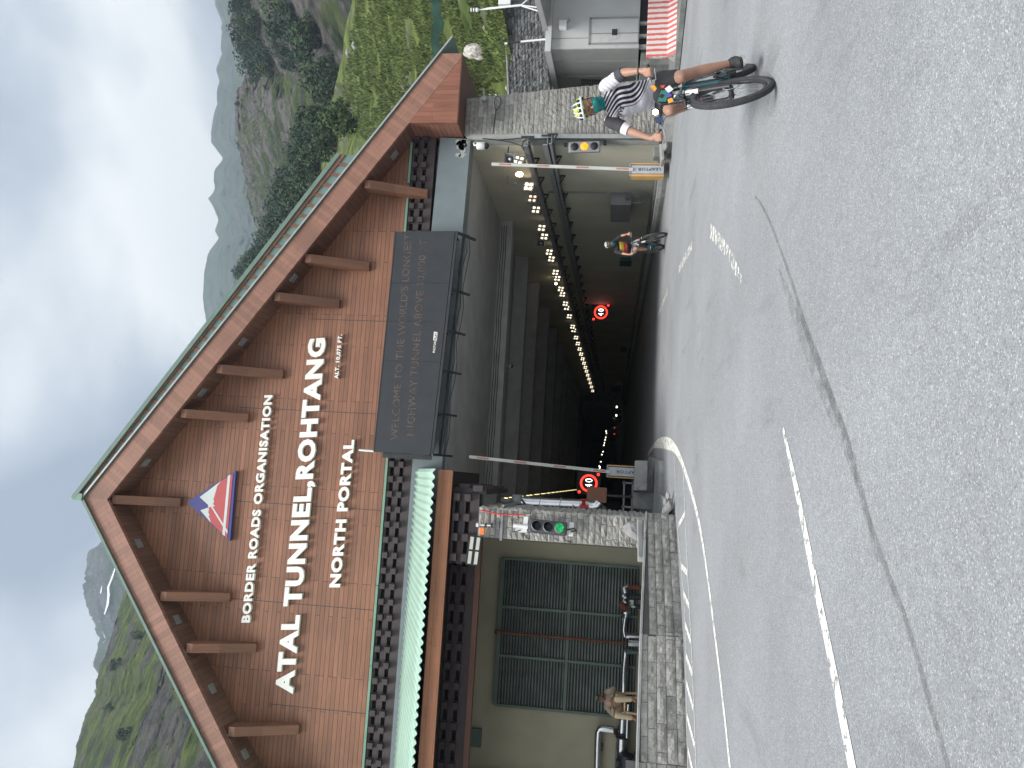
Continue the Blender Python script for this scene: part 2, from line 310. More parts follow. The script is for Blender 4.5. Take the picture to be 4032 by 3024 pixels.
for a, b in (((-.67, 15.0), (-.42, 13.9)), ((-1.35, 14.2), (-1.36, 13.22)), ((-1.76, 13.7), (-1.83, 12.8)), ((-2.2, 13.3), (-2.3, 12.4)), ((-2.64, 13.05), (-2.71, 12.08)), ((-3.02, 12.85), (-3.13, 11.8)), ((-3.46, 12.6), (-3.55, 11.5)), ((-3.87, 12.35), (-3.97, 11.3)), ((-4.3, 12.0), (-4.4, 10.9))):
    w = .1; g.add([(a[0]-w/2, a[1], .006), (b[0]-w/2, b[1], .006), (b[0]+w/2, b[1], .006), (a[0]+w/2, a[1], .006)], [(0, 1, 2, 3)])
struct('hatched_marking', g, M['paint'])
struct('island_line', ribbon([(.78, 16.6), (.3, 16.2), (-.2, 15.8), (-.62, 15.35), (-1.26, 14.45), (-1.74, 13.7), (-2.2, 13.28), (-3.05, 12.85), (-4.1, 12.3), (-5, 11.7)], .035, z=.007), M['paint'])
struct('island_line', ribbon([(.4, 14.5), (.1, 14.2), (-.19, 13.98), (-.6, 13.72), (-1.14, 13.28), (-1.86, 12.68), (-2.36, 12.26), (-2.83, 11.91), (-3.27, 11.6), (-4.2, 11.0)], .04, z=.007), M['paint'])
# nose slab, kerbs, pavements
g = MB(); a = [zat(X, Y, 2400, 1700, .3014, 2, .1) for X, Y in ((655, 380), (640, 800), (600, 1010))]
g.prism([(1.05, 26, .1), tuple(a[0]), tuple(a[1]), (-.25, 16.8, .1), (-1.6, 16.4, .1), (-1.6, 26, .1)], (0, 0, -.12)); struct('island', g, M['conc'])
g = MB(); g.prism([(.9, 84, .19), (.75, 26, .19), (.9, 23.2, .19), (-1.75, 23.2, .19), (-1.75, 84, .19)], (0, 0, -.2)); struct('walkway', g, M['concd'])
KL = [(13.6, 13.2), (11.3, 17.0), (10.2, 19.2), (9.37, 20.96), (8.9, 23), (8.76, 25.8), (8.7, 84)]
g = MB(); g.prism([(p[0], p[1], .02) for p in KL]+[(10.1, 84, .02), (10.1, 22, .02), (30, 22, .02), (30, 13.2, .02)], (0, 0, .12)); struct('pavement', g, M['concd'])
g = MB()
for (x0, y0), (x1, y1) in zip(KL[2:], KL[3:]):
    n_ = max(1, int(hypot(x1-x0, y1-y0)/1.0))
    if y1 > 60: n_ = 30
    for i in range(n_):
        p = Vector((x0+(x1-x0)*i/n_, y0+(y1-y0)*i/n_, .13)); q = Vector((x0+(x1-x0)*(i+1)/n_, y0+(y1-y0)*(i+1)/n_, .13)); d = (q-p)*.012; off = Vector((.1, .02, 0))
        g.beam(p+d+off, q-d+off, .2, .27)
struct('kerb', g, M['conc'])
g = MB(); g.prism([(9.35, 24, .14), (9.2, 84, .14), (10.09, 84, .14), (10.09, 21.8, .14), (9.9, 21.8, .14)], (0, 0, .14)); struct('walkway', g, M['concd'])
g = MB(); g.span((-30, 13.2, -.02), (-1.45, 22, .3)); 
g = MB(); g.prism([(-30, 22, .3), (-30, 9, .3), (-6.2, 11.4, .3), (-4.3, 12.8, .3), (-2.6, 14.0, .3), (-1.3, 15.5, .3), (-1.35, 22, .3)], (0, 0, -.32)); struct('terrace', g, M['concd'])

# ================================================================ stone cladding
rnd = random.Random(7)
def courses(mb, o, ux, uz, w, h, row=.132, smin=.22, smax=.62, nrm=(0, -1, 0), dep=.03, skip=None, seed=1, irr=.012):
    "rough rectangular stones on the rectangle o + ux*w + uz*h, standing dep out along nrm"
    r = random.Random(seed); o, ux, uz, nrm = map(Vector, (o, ux, uz, nrm)); z = 0; k = 0; wf = w if callable(w) else None
    while z < h-.02:
        if wf: w = wf(z+row/2)
        rh = min(row*r.uniform(.88, 1.14), h-z); x = -r.uniform(0, smin)
        while x < w:
            l_ = r.uniform(smin, smax); x0, x1 = max(x, 0), min(x+l_, w)
            if x1-x0 > .03 and not (skip and skip(x0, x1, z, z+rh)):
                d = dep*r.uniform(.35, 1.5); gp = .004; vs_ = []
                nx, nz = max(2, int((x1-x0)/.07)), 3
                for j in range(nz+1):
                    for i in range(nx+1):
                        e = 0 if (i in (0, nx) or j in (0, nz)) else 1
                        p = o+ux*(x0+gp+(x1-x0-2*gp)*i/nx)+uz*(z+gp+(rh-2*gp)*j/nz)
                        vs_.append(p+nrm*(d*.55+e*(d*.5+r.uniform(-irr, irr))))
                base = [o+ux*a_+uz*b_-nrm*.02 for a_, b_ in ((x0+gp, z+gp), (x1-gp, z+gp), (x1-gp, z+rh-gp), (x0+gp, z+rh-gp))]
                F = [(j*(nx+1)+i, j*(nx+1)+i+1, (j+1)*(nx+1)+i+1, (j+1)*(nx+1)+i) for j in range(nz) for i in range(nx)]
                B = len(vs_); c = [0, nx, (nz+1)*(nx+1)-1, nz*(nx+1)]
                edges = [[i for i in range(nx+1)], [j*(nx+1)+nx for j in range(nz+1)], [nz*(nx+1)+i for i in range(nx, -1, -1)], [j*(nx+1) for j in range(nz, -1, -1)]]
                for e_, (b0, b1) in zip(edges, ((0, 1), (1, 2), (2, 3), (3, 0))): F.append(tuple([B+b0, B+b1]+e_[::-1]))
                mb.add(vs_+base, F)
            x += l_
        z += rh
    return mb

# ================================================================ portal building
YG, YF, AX = 21.6, 20.65, -1.24
def zin(x): return 15.68-.707*abs(x-AX)
def zout(x): return 16.39-.707*abs(x-AX)
portal = thing('tunnel_portal', 'large wooden gabled tunnel portal building with stone piers and a dark road opening', 'building', (4.6, YG, 0))
PI_ = []
def part(mb, name, m, par=portal, **k):
    o = mb.build(name, m, **k); reparent(par, o); return o
XL = -15.
g = MB(); g.prism([(-12.6, YG, 7.72), (10.2, YG, 7.72), (10.2, YG, zin(10.2)+.3), (AX, YG, zin(AX)+.3), (-12.6, YG, zin(-12.6)+.3)], (0, .25, 0)); part(g, 'gable_wall', M['clad'])
# open joints between the panels
for y, x in ((3024-266, 929), (2404, 1485), (1252, 1096), (1630, 1480), (2010, 1500)):
    X = at(x, y, 1, YG).x; g = MB(); g.span((X-.009, YG-.003, 7.77), (X+.009, YG+.02, zin(X)-1.2)); part(g, 'panel_joint', M['dark'])
for s in (1, -1):
    e = 12.35 if s > 0 else XL
    g = MB(); top = [(AX, YF, zout(AX)), (e, YF, zout(e))]; bot = [(e, YF, max(zin(e), 6.17)), (AX, YF, zin(AX))]
    if s > 0: bot = [(12.35, YF, 6.17), (12.21, YF, 6.17), (AX, YF, zin(AX))]
    g.prism(top+bot, (0, .12, 0)); part(g, 'rake_fascia', M['rakeR' if s > 0 else 'rakeL'])
    # soffit behind the fascia
    e2 = 10.2 if s > 0 else XL
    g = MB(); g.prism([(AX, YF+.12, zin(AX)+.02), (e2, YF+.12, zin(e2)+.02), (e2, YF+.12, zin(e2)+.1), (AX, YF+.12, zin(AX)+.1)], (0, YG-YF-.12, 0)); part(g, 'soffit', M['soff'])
    # roof slab
    e3 = 12.85 if s > 0 else XL
    g = MB(); g.prism([(AX, YF-.06, zout(AX)+.012), (e3, YF-.06, zout(e3)+.012), (e3, YF-.06, zout(e3)+.085), (AX, YF-.06, zout(AX)+.085)], (0, 9.5, 0)); part(g, 'roof', M['greyg'])
    g = MB(); hh = .045 if s > 0 else .075; g.beam((AX, YF-.04, zout(AX)+.05), (e3, YF-.04, zout(e3)+.05), .05, hh); part(g, 'roof_edge', M['steel' if s > 0 else 'redge'])
# raised upper roof on the right slope
def up_(a, b, y, th, name, m, x0=AX-.02, x1=9.2):
    ka = .5; a0_, b0_ = a*ka, b*ka
    g = MB(); g.prism([(x0, y, zout(AX)+a0_), (x1, y, zout(x1)+a), (x1, y, zout(x1)+b), (x0, y, zout(AX)+b0_)], (0, th, 0)); return part(g, name, m)
up_(.05, .47, YF+.01, .03, 'upper_sheet', M['greyg'])
up_(.43, .56, YF-.04, .14, 'upper_fascia', M['rakeR'])
up_(.55, .68, YF-.06, 9.3, 'upper_roof', M['greyg'])
g = MB(); g.beam((AX-.02, YF-.08, zout(AX)+.30), (9.2, YF-.08, zout(9.2)+.62), .05, .12); part(g, 'roof_edge', M['redge'])
x = AX+.3
while x < 9.1:
    kx = .58+.55*(x-AX)/10.4; g = MB(); g.prism([(x, YF-.02, zout(x)+.06), (x+.075, YF-.02, zout(x+.075)+.06), (x+.13, YF-.02, zout(x+.13)+.38*kx), (x+.055, YF-.02, zout(x+.055)+.38*kx)], (0, .034, 0)); part(g, 'rafter', M['brace']); x += .315
g = MB()
g.box((AX+.02, YF, zout(AX)+.17), (.2, .2, .3)); part(g, 'ridge_cap', M['green'])
# wooden box over the right pier
g = MB(); g.prism([(10.2, YF+.13, 7.75), (10.2, YF+.13, 6.17), (12.35, YF+.13, 6.17), (12.35, YF+.13, 6.3)], (0, 2.6, 0)); part(g, 'eaves_box', M['boxs'])
g = MB(); g.prism([(10.2, YF+.005, 7.6), (10.2, YF+.005, 6.17), (12.2, YF+.005, 6.17)], (0, .125, 0)); part(g, 'eaves_box_front', M['boxw'])
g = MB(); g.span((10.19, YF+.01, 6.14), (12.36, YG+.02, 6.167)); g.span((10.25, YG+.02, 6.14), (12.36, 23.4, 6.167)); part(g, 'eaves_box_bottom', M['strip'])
# knee braces
for X in (AX, -3.84, -5.18, -7.26, -8.56, 1.36, 2.71, 4.91, 6.08, 8.36):
    zb = zin(X)-1.78; g = MB(); w = .125
    g.prism([(X-w, YG-.005, zb), (X-w, YG-.13, zb), (X-w, YF+.13, zb+1.55), (X-w, YF+.13, zb+1.72), (X-w, YF+.5, zb+1.72), (X-w, YG-.005, zb+.55)], (2*w, 0, 0))
    part(g, 'brace', M['brace'])
# small square lights in the soffit
for (Xs, Ys) in ((-2.46, 21.1), (-4.5, 21.1), (-6.28, 21.1), (-7.91, 21.1), (-.13, 21.1), (2.02, 21.1), (3.58, 21.1), (5.55, 21.1), (9.44, 21.2)):
    s = 1 if Xs > AX else -1; g = MB(); g.beam((Xs-.11, Ys, zin(Xs-.11)+.0), (Xs+.11, Ys, zin(Xs+.11)+.0), .24, .03); part(g, 'soffit_light', M['steelp'])
# green flashing, decorative band, blue grey beam
g = MB()
for a, b, o in ((XL, -5.4, 0), (-5.38, -3.2, .012), (-3.18, .5, 0), (.5, 8.6, .0), (8.72, 10.0, .01)): g.span((a, YG-.06-o, 7.70), (b, YG+.0, 7.765))
part(g, 'flashing', M['green'])
def band(par, x0, x1, z0, z1, y, tops, name='lattice_band', cubes=True, pitch=.43, ph=0):
    h = z1-z0; rows = [(z1-.26*h, z1-.10*h), (z1-.66*h, z1-.50*h)]
    g = MB(); zs = [z1, rows[0][1], rows[0][0], rows[1][1], rows[1][0], z0]
    g.span((x0, y, zs[1]), (x1, y+.13, zs[0])); g.span((x0, y, zs[3]), (x1, y+.13, zs[2])); g.span((x0, y, zs[5]), (x1, y+.13, zs[4]))
    c = MB(); x = x0+ph
    while x < x1:
        for (a, b) in rows:
            g.span((x, y, a), (min(x+.19, x1), y+.13, b)); 
            c.span((x+.02, y-.12, a-.02), (min(x+.175, x1), y+.0, b+.02))
        x += pitch
    g.add(c.v, c.f); out_ = [g.build(name, M['band'])]
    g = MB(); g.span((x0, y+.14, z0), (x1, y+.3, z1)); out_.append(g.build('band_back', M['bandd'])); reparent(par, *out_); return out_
band(portal, XL, 10.18, 7.0, 7.70, YG, 0, ph=.1)
bt = [at(1535, 3024, 1, YG), at(1621, 1850, 1, YG), at(1743, 539, 1, YG)]; bb = [at(1738, 1848, 1, YG), at(1798, 900, 1, YG), at(1859, 556, 1, YG)]
print('BEAM', bt, bb)
g = MB(); g.prism([(XL, YG-.03, 7.0), (5, YG-.03, 6.98), (10.18, YG-.03, 6.86), (10.12, YG-.03, 5.92), (5, YG-.03, 6.02), (-.4, YG-.03, 6.12), (XL, YG-.03, 6.2)], (0, .6, 0)); part(g, 'portal_beam', M['beam'])
rr_ = random.Random(3); g = MB()
for k in range(26):
    x = 10.05-abs(rr_.gauss(0, .22)); z = 6.0+rr_.uniform(0, .32); s = rr_.uniform(.03, .11)
    ang = [rr_.uniform(.6, 1.3)*s for _ in range(7)]
    g.prism([(x+ang[i]*cos(i*2*pi/7), YG-.034, z+ang[i]*sin(i*2*pi/7)) for i in range(7)], (0, .003, 0))
part(g, 'bare_plaster_patch', M['plaster'])
# right pier
def prx(z): return 11.35+.0*(6.17-z)
pr_t = at(1824, 388, 1, YG); pr_b = at(2217, 356, 1, YG); print('PIER', pr_t, pr_b)
xr = 11.72
g = MB(); g.prism([(10.3, YG+.03, 0), (xr+.35, YG+.03, 0), (xr-.3, YG+.03, 6.17), (10.3, YG+.03, 6.17)], (0, 3, 0)); part(g, 'pier', M['stoneb'])
def psk(x0, x1, z0, z1): return 10.3+x1 > xr+.38-.65*(z1/6.17)
g = MB(); courses(g, (10.3, YG+.03, .02), (1, 0, 0), (0, 0, 1), lambda z: 1.79-.65*z/6.17, 6.12, dep=.022, seed=5, smin=.3, smax=.75, irr=.008); part(g, 'stone_cladding', M['stone'])
g = MB(); g.prism([(10.12, YG-.0, .1), (10.3, YG+.02, .1), (10.3, YG+.02, 6.15), (10.12, YG, 6.0)], (0, .4, 0)); part(g, 'plaster_edge', M['plaster'])
# tunnel mouth interior
g = MB(); g.span((10.12, YG+.4, 0), (10.5, 84, 7)); part(g, 'tunnel_wall', M['twall'])
g = MB(); g.span((-2.0, 22.3, 0), (-1.7, 84, 7)); part(g, 'tunnel_wall', M['twall'])
g = MB(); g.span((-2, YG+.56, 6.02), (10.5, 84, 6.4)); part(g, 'ceiling', M['tceil'])
g = MB(); g.prism([(10.11, YG+.5, 4.95), (10.11, YG+.5, 6.02), (9.3, YG+.5, 6.02)], (0, 62, 0)); 
for Yb, zb in ((28.75, 5.52), (33.5, 5.4), (38.05, 5.34), (43.7, 5.24), (49.5, 5.16), (55.5, 5.1), (61.5, 5.04), (67.5, 4.98), (73.5, 4.92), (79.5, 4.86)):
    g = MB(); g.span((-1.69, Yb, zb), (10.1, Yb+.6, 6.01)); part(g, 'cross_beam', M['tbeam'])
# inner portal and the dark bore behind it
g = MB(); g.span((9.1, 84, 0), (14, 84.6, 6.4)); g.span((-9, 84, 0), (-1.2, 84.6, 6.4)); g.span((-1.2, 84, 4.6), (9.1, 84.6, 6.4)); part(g, 'inner_portal', M['concd'])
g = MB(); g.span((-30, 84.6, -.02), (14, 240, 0)); g.span((-30, 84.6, 7), (14, 240, 7.3)); g.span((13.5, 84.6, 0), (14, 240, 7)); g.span((-30, 84.6, 0), (-29.6, 240, 7)); g.span((-30, 240, 0), (14, 240.4, 7)); part(g, 'bore_lining', M['concd'])
# unseen slabs added in place of the mountain, keep daylight out of the bore
g = MB(); g.span((-40, 26, 7.4), (9.9, 245, 8.2)); g.span((-2.3, 22.4, 7.0), (10.5, 26, 7.4)); part(g, 'daylight_block', M['concd'])
g = MB(); g.span((-1.69, 21.95, 6.03), (10.1, 22.2, 7.5)); part(g, 'lintel', M['tceil'])

# ---------------------------------------------------------------- left wing
YW = 22.0
g = MB(); g.span((XL, YW, .3), (-1.72, YW+.25, 6.3)); part(g, 'wing_wall', M['beige'])
g = MB(); courses(g, (XL+6.0, YW-.32, .3), (1, 0, 0), (0, 0, 1), .0+1.0, 4.6, seed=14); g.span((XL, YW-.3, .3), (XL+7.0-.0, YW, 4.9)); part(g, 'wing_pier', M['concd'])
# left pier (stands forward at Y 17.2)
g = MB(); g.span((-1.30, 17.24, .1), (-.66, 20.0, 4.24)); part(g, 'pier', M['stoneb'])
g = MB(); courses(g, (-1.32, 17.23, .1), (1, 0, 0), (0, 0, 1), .67, 4.13, dep=.035, seed=8, smin=.16, smax=.36, row=.128)
courses(g, (-.66, 17.22, .1), (0, 1, 0), (0, 0, 1), 2.7, 4.13, nrm=(1, 0, 0), dep=.035, seed=9, smin=.2, smax=.5, row=.128)
part(g, 'stone_cladding', M['stone'])
g = MB(); g.span((-1.36, 17.14, 3.66), (-.72, 17.2, 3.71)); g.span((-.62, 17.2, 3.66), (-.57, 19.9, 3.71)); part(g, 'conduit', M['steelp'])
# canopy: corrugated mint sheet, wooden fascia, lattice band below, brown strip
g = MB(); vs_ = []; nX = 560; x0c, x1c = -15., .15; PW = .19
rowsY = [(21.52, 6.82), (20.3, 6.43), (19.1, 6.01), (17.9, 5.59), (16.95, 5.25)]
for i in range(nX+1):
    x = x0c+(x1c-x0c)*i/nX; o_ = .032*sin(2*pi*x/PW)
    vs_ += [(x, y, z+o_+.02) for y, z in rowsY]
k_ = len(rowsY)
g.add(vs_, [(i*k_+j, i*k_+j+1, (i+1)*k_+j+1, (i+1)*k_+j) for i in range(nX) for j in range(k_-1)], True)
canopy = thing('side_canopy', 'lean-to canopy of mint green corrugated sheet over the machine bay left of the tunnel', 'canopy', (-6, 17.2, 4.9))
o = part(g, 'roof_sheet', M['mint'], canopy); sm = o.modifiers.new('thick', 'SOLIDIFY'); sm.thickness = .012
g = MB(); g.span((x0c, 17.12, 4.87), (.13, 17.2, 5.2)); part(g, 'fascia', M['fasc'], canopy)
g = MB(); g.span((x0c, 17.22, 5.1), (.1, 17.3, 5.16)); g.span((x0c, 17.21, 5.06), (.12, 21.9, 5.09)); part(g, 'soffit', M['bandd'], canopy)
g = MB()
x = x0c
while x < .1: g.beam((x, 17.2, 5.17), (x, 21.5, 6.65), .08, .12); x += 1.2
part(g, 'rafters', M['dark'], canopy)
band(canopy, x0c, -.38, 4.44, 5.05, 18.45, 0, ph=.19, pitch=.447)
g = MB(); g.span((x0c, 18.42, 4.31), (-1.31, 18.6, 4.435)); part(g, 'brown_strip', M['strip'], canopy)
band(canopy, -1.95, -.37, 4.25, 4.86, 17.32, 0, ph=.05, pitch=.447)
# stepped beam ends running back along the tunnel mouth
g = MB()
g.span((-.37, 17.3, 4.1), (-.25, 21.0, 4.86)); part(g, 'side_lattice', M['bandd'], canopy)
g = MB()
for j in range(9): g.span((-.27, 17.4+j*.42, 4.5), (-.16, 17.4+j*.42+.2, 4.75)); g.span((-.31, 17.25+j*.42, 4.18), (-.18, 17.25+j*.42+.2, 4.4))
part(g, 'band_block', M['band'], canopy)
# ================================================================ lettering
def text_mesh(body, off=.02, ext=.03, spacing=1.0, res=3):
    cu = bpy.data.curves.new('t', 'FONT'); cu.body = body; cu.offset = off; cu.extrude = ext; cu.resolution_u = res; cu.space_character = spacing
    o = bpy.data.objects.new('t', cu); COL.objects.link(o); dg = bpy.context.evaluated_depsgraph_get(); dg.update()
    me = bpy.data.meshes.new_from_object(o.evaluated_get(dg)); bpy.data.objects.remove(o); bpy.data.curves.remove(cu); return me
def islands(me):
    n = len(me.vertices); p = list(range(n))
    def f(i):
        while p[i] != i: p[i] = p[p[i]]; i = p[i]
        return i
    # merge by position first, text meshes are not welded
    key = {}
    for v in me.vertices:
        k = (round(v.co.x, 4), round(v.co.y, 4), round(v.co.z, 4))
        if k in key: p[f(v.index)] = f(key[k])
        else: key[k] = v.index
    for e in me.edges: p[f(e.vertices[0])] = f(e.vertices[1])
    g = {}
    for i in range(n): g.setdefault(f(i), []).append(i)
    return list(g.values())
def sign(body, m, O, X, Yv, parent=None, name='lettering', off=.02, ext=.02, spacing=1.0, split=False, thick=None):
    "text whose bounding box fills the parallelogram O, O+X, O+Yv; returns objects in world space"
    me = text_mesh(body, off, ext, spacing); O, X, Yv = Vector(O), Vector(X), Vector(Yv); nr = X.cross(Yv).normalized()
    xs = [v.co.x for v in me.vertices]; ys = [v.co.y for v in me.vertices]; x0, x1, y0, y1 = min(xs), max(xs), min(ys), max(ys)
    if ',' in body: # commas hang below the base line
        y0 = 0
    th = thick if thick is not None else ext
    grp = [list(range(len(me.vertices)))]
    if split:
        isl = sorted(((min(me.vertices[i].co.x for i in g), max(me.vertices[i].co.x for i in g), g) for g in islands(me)), key=lambda q: q[0]); grp = []; end = -9
        for a, b, g in isl:
            if a < end-.01: grp[-1] += g; end = max(end, b)
            else: grp.append(list(g)); end = b
    res = []
    for g in grp:
        ix = {v: i for i, v in enumerate(g)}
        vs_ = [O+X*((me.vertices[i].co.x-x0)/(x1-x0))+Yv*((me.vertices[i].co.y-y0)/(y1-y0))+nr*(me.vertices[i].co.z/ext*th if ext else 0) for i in g]
        fs = [tuple(ix[v] for v in p.vertices) for p in me.polygons if p.vertices[0] in ix]
        b = MB(); b.add(vs_, fs); res.append(b.build(name, m))
    bpy.data.meshes.remove(me)
    if parent: reparent(parent, *res)
    return res
def line(body, label, pts, off, sp=1.0):
    "pts = bottom left, bottom right, top left pixels on the gable"
    a, b, c = [at(x, y, 1, YG-.06) for x, y in pts]
    t = thing('lettering', label, 'sign lettering', a, group='white lettering on the gable')
    sign(body, M['letter'], a, b-a, c-a, t, 'letter', off=off, ext=.02, spacing=sp, split=True, thick=.05)
line('BORDER ROADS ORGANISATION', 'white raised lettering BORDER ROADS ORGANISATION, upper line under the triangular emblem', ((986.5, 2450.5), (1076, 1556), (952.6, 2450.5)), .042, 1.12)
line('ATAL TUNNEL,ROHTANG', 'largest white raised lettering ATAL TUNNEL,ROHTANG across the middle of the gable', ((1151, 2731), (1281, 1331), (1084, 2731)), .048, 1.1)
line('NORTH PORTAL', 'white raised lettering NORTH PORTAL below the largest line of letters', ((1341, 2312), (1398, 1732), (1298, 2312)), .048, 1.12)
line('ALT. 10,075 FT.', 'smallest white raised lettering ALT. 10,075 FT. at the right under the largest line', ((1332.5, 1492), (1348, 1318), (1318, 1492)), .04, 1.2)
# emblem
em = thing('emblem', 'triangular blue emblem with pale mountain peaks, red ground and white stripes on the gable', 'emblem', zat(358, 945, 650, 1750, .2411, 1, YG-.05))
def epoly(pts, y, th, name, m):
    P = [zat(X, Y, 650, 1750, .2411, 1, y) for X, Y in pts]; g = MB(); g.prism(P, (0, th, 0)); o = g.build(name, m); reparent(em, o)
epoly([(358, 945), (1155, 430), (1060, 1575)], YG-.13, .11, 'blue_board', M['blue'])
jag = [(912, 598), (850, 680), (835, 740), (810, 830), (790, 890), (800, 940), (778, 975), (815, 1000), (770, 1020), (745, 1020), (708, 1030), (715, 1060), (705, 1110), (725, 1150), (710, 1180), (730, 1210), (745, 1275)]
epoly([(912, 598), (1108, 482), (1012, 1530), (745, 1275)]+jag[-2:0:-1], YG-.142, .011, 'red_ground', M['redp'])
epoly([(565, 860), (912, 598)]+jag[1:11]+[(700, 985)], YG-.139, .008, 'mountain', M['pale'])
epoly([(575, 1075), (690, 1035), (708, 1030)]+jag[11:], YG-.1385, .0075, 'mountain', M['pale'])
epoly([(1025, 515), (1068, 492), (975, 1497), (935, 1465)], YG-.148, .005, 'stripe', M['pale'])
epoly([(750, 1022), (780, 1020), (1022, 1410), (1018, 1462)], YG-.1465, .0038, 'stripe', M['pale'])

# ================================================================ LED message sign
YS = 20.85
c_tl, c_tr, c_br, c_bl = at(1469.6, 1778.5, 1, YS), zat(470, 1242, 1400, 500, .3315, 1, YS), zat(1180, 1235, 1400, 500, .3315, 1, YS), zat(975, 960, 1400, 1500, .3014, 1, YS)
led = thing('message_sign', 'long dark LED message board hung on steel brackets in front of the tunnel lintel', 'message sign', (c_bl+c_br)/2)
sx, sz = (c_br-c_bl), (c_tl-c_bl)
g = MB(); g.prism([c_bl, c_br, c_tr, c_tl], (0, .22, 0)); o = g.build('screen', M['screen']); reparent(led, o)
def sp(a, b, y=0.0): # a along, b up the face
    return c_bl+(c_br-c_bl)*a+((c_tl-c_bl)*(1-a)+(c_tr-c_br)*a)*b+Vector((0, y, 0))
g = MB()
for a in (.405, .585, .76): g.beam(sp(a, .0, -.004), sp(a, 1, -.004), .012, .006)
g.beam(sp(.0, .985, -.004), sp(1, .985, -.004), .01, .01); o = g.build('seam', M['black']); reparent(led, o)
M['ledtxt'] = emit('faintly glowing led dots', (.36, .22, .15), .22)  # the message dots give off a weak glow of their own
def dots(m):
    "break letters into led dots"
    t = m.node_tree; n = t.nodes.new; l = t.links.new; b = t.nodes['Principled BSDF']; tcn = n('ShaderNodeTexCoord'); s_ = n('ShaderNodeSeparateXYZ'); l(tcn.outputs['Object'], s_.inputs[0]); f = []
    for k in (0, 2):
        a = n('ShaderNodeMath'); a.operation = 'MULTIPLY'; a.inputs[1].default_value = 2*pi/.034; l(s_.outputs[k], a.inputs[0]); c = n('ShaderNodeMath'); c.operation = 'SINE'; l(a.outputs[0], c.inputs[0])
        d = n('ShaderNodeMath'); d.operation = 'GREATER_THAN'; d.inputs[1].default_value = -.45; l(c.outputs[0], d.inputs[0]); f.append(d)
    e = n('ShaderNodeMath'); e.operation = 'MULTIPLY'; l(f[0].outputs[0], e.inputs[0]); l(f[1].outputs[0], e.inputs[1])
    q = n('ShaderNodeTexNoise'); q.inputs['Scale'].default_value = 3; q.inputs['Detail'].default_value = 5; l(tcn.outputs['Object'], q.inputs[0]); r = n('ShaderNodeMapRange'); r.inputs[1].default_value = .35; r.inputs[2].default_value = .6; l(q.outputs[0], r.inputs[0])
    h = n('ShaderNodeMath'); h.operation = 'MULTIPLY'; l(e.outputs[0], h.inputs[0]); l(r.outputs[0], h.inputs[1]); l(h.outputs[0], b.inputs['Alpha'])
dots(M['ledtxt'])
for body, p0, p1, p2 in (("WELCOME TO THE WORLD'S LONGEST", (250, 1255), (335, 30), (205, 1255)), ('HIGHWAY TUNNEL ABOVE 10,000 FT', (345, 1230), (425, 65), (300, 1230))):
    a, b_, c = [zat(X, Y, 1400, 900, .663, 1, YS-.004) for X, Y in (p0, p1, p2)]
    sign(body, M['ledtxt'], a, b_-a, c-a, led, 'led_text', off=.0, ext=.01, spacing=1.08, thick=.002)
a, b_, c = [zat(X, Y, 1400, 900, .663, 1, YS-.003) for X, Y in ((472, 737), (480, 668), (458, 737))]
sign('PHOTON', M['letter'], a, b_-a, c-a, led, 'maker_text', off=.01, ext=.01, spacing=1.0, thick=.004)
g = MB(); P = [zat(X, Y, 1400, 900, .663, 1, YS-.003) for X, Y in ((483, 665), (487, 616), (466, 612), (461, 663))]; g.prism(P, (0, .004, 0)); o = g.build('maker_plate', M['letter']); reparent(led, o)
a, b_, c = [zat(X, Y, 1400, 900, .663, 1, YS-.007) for X, Y in ((481, 660), (484, 620), (467, 659))]
sign('PLAY', M['black'], a, b_-a, c-a, led, 'maker_text', off=.02, ext=.01, spacing=1.0, thick=.003)
# truss under and behind the board
g = MB(); g.beam(sp(0, -.03, .03), sp(1, -.03, .03), .06, .07); g.beam(sp(0, -.1, .45), sp(1, -.1, .45), .05, .05); o = g.build('bottom_rail', M['dark']); reparent(led, o)
for a in (.0, .18, .37, .55, .735, .995):
    g = MB(); p = sp(a, -.03, .04); q = Vector((p.x-.0, YG-.05, p.z-.42)); g.beam(p, q, .07, .06, (1, 0, 0)); g.beam(p+Vector((0, 0, .1)), Vector((p.x, YG-.04, p.z+.1)), .04, .05, (1, 0, 0)); g.beam(sp(a, .85, .2), Vector((p.x, YG-.02, sp(a, .85).z)), .05, .05); o = g.build('bracket', M['dark']); reparent(led, o)
g = MB()
for k in range(3):
    pts = [sp(t/12, -.12-.05*k+.03*sin(t*2+k), .25+.05*k) for t in range(13)]; g.tube(pts, .012, 5)
o = g.build('cables', M['black']); reparent(led, o)
g = MB(); g.tube([zat(20, 1315, 1400, 900, .663, 1, YS+.1), zat(110, 1322, 1400, 900, .663, 1, YS+.1)], .03, 8); o = g.build('stub_pole', M['white']); reparent(led, o)
g = MB(); g.beam(sp(-.012, .86, .2), sp(-.012, .0, .2), .05, .14); o = g.build('side_frame', M['dark']); reparent(led, o)

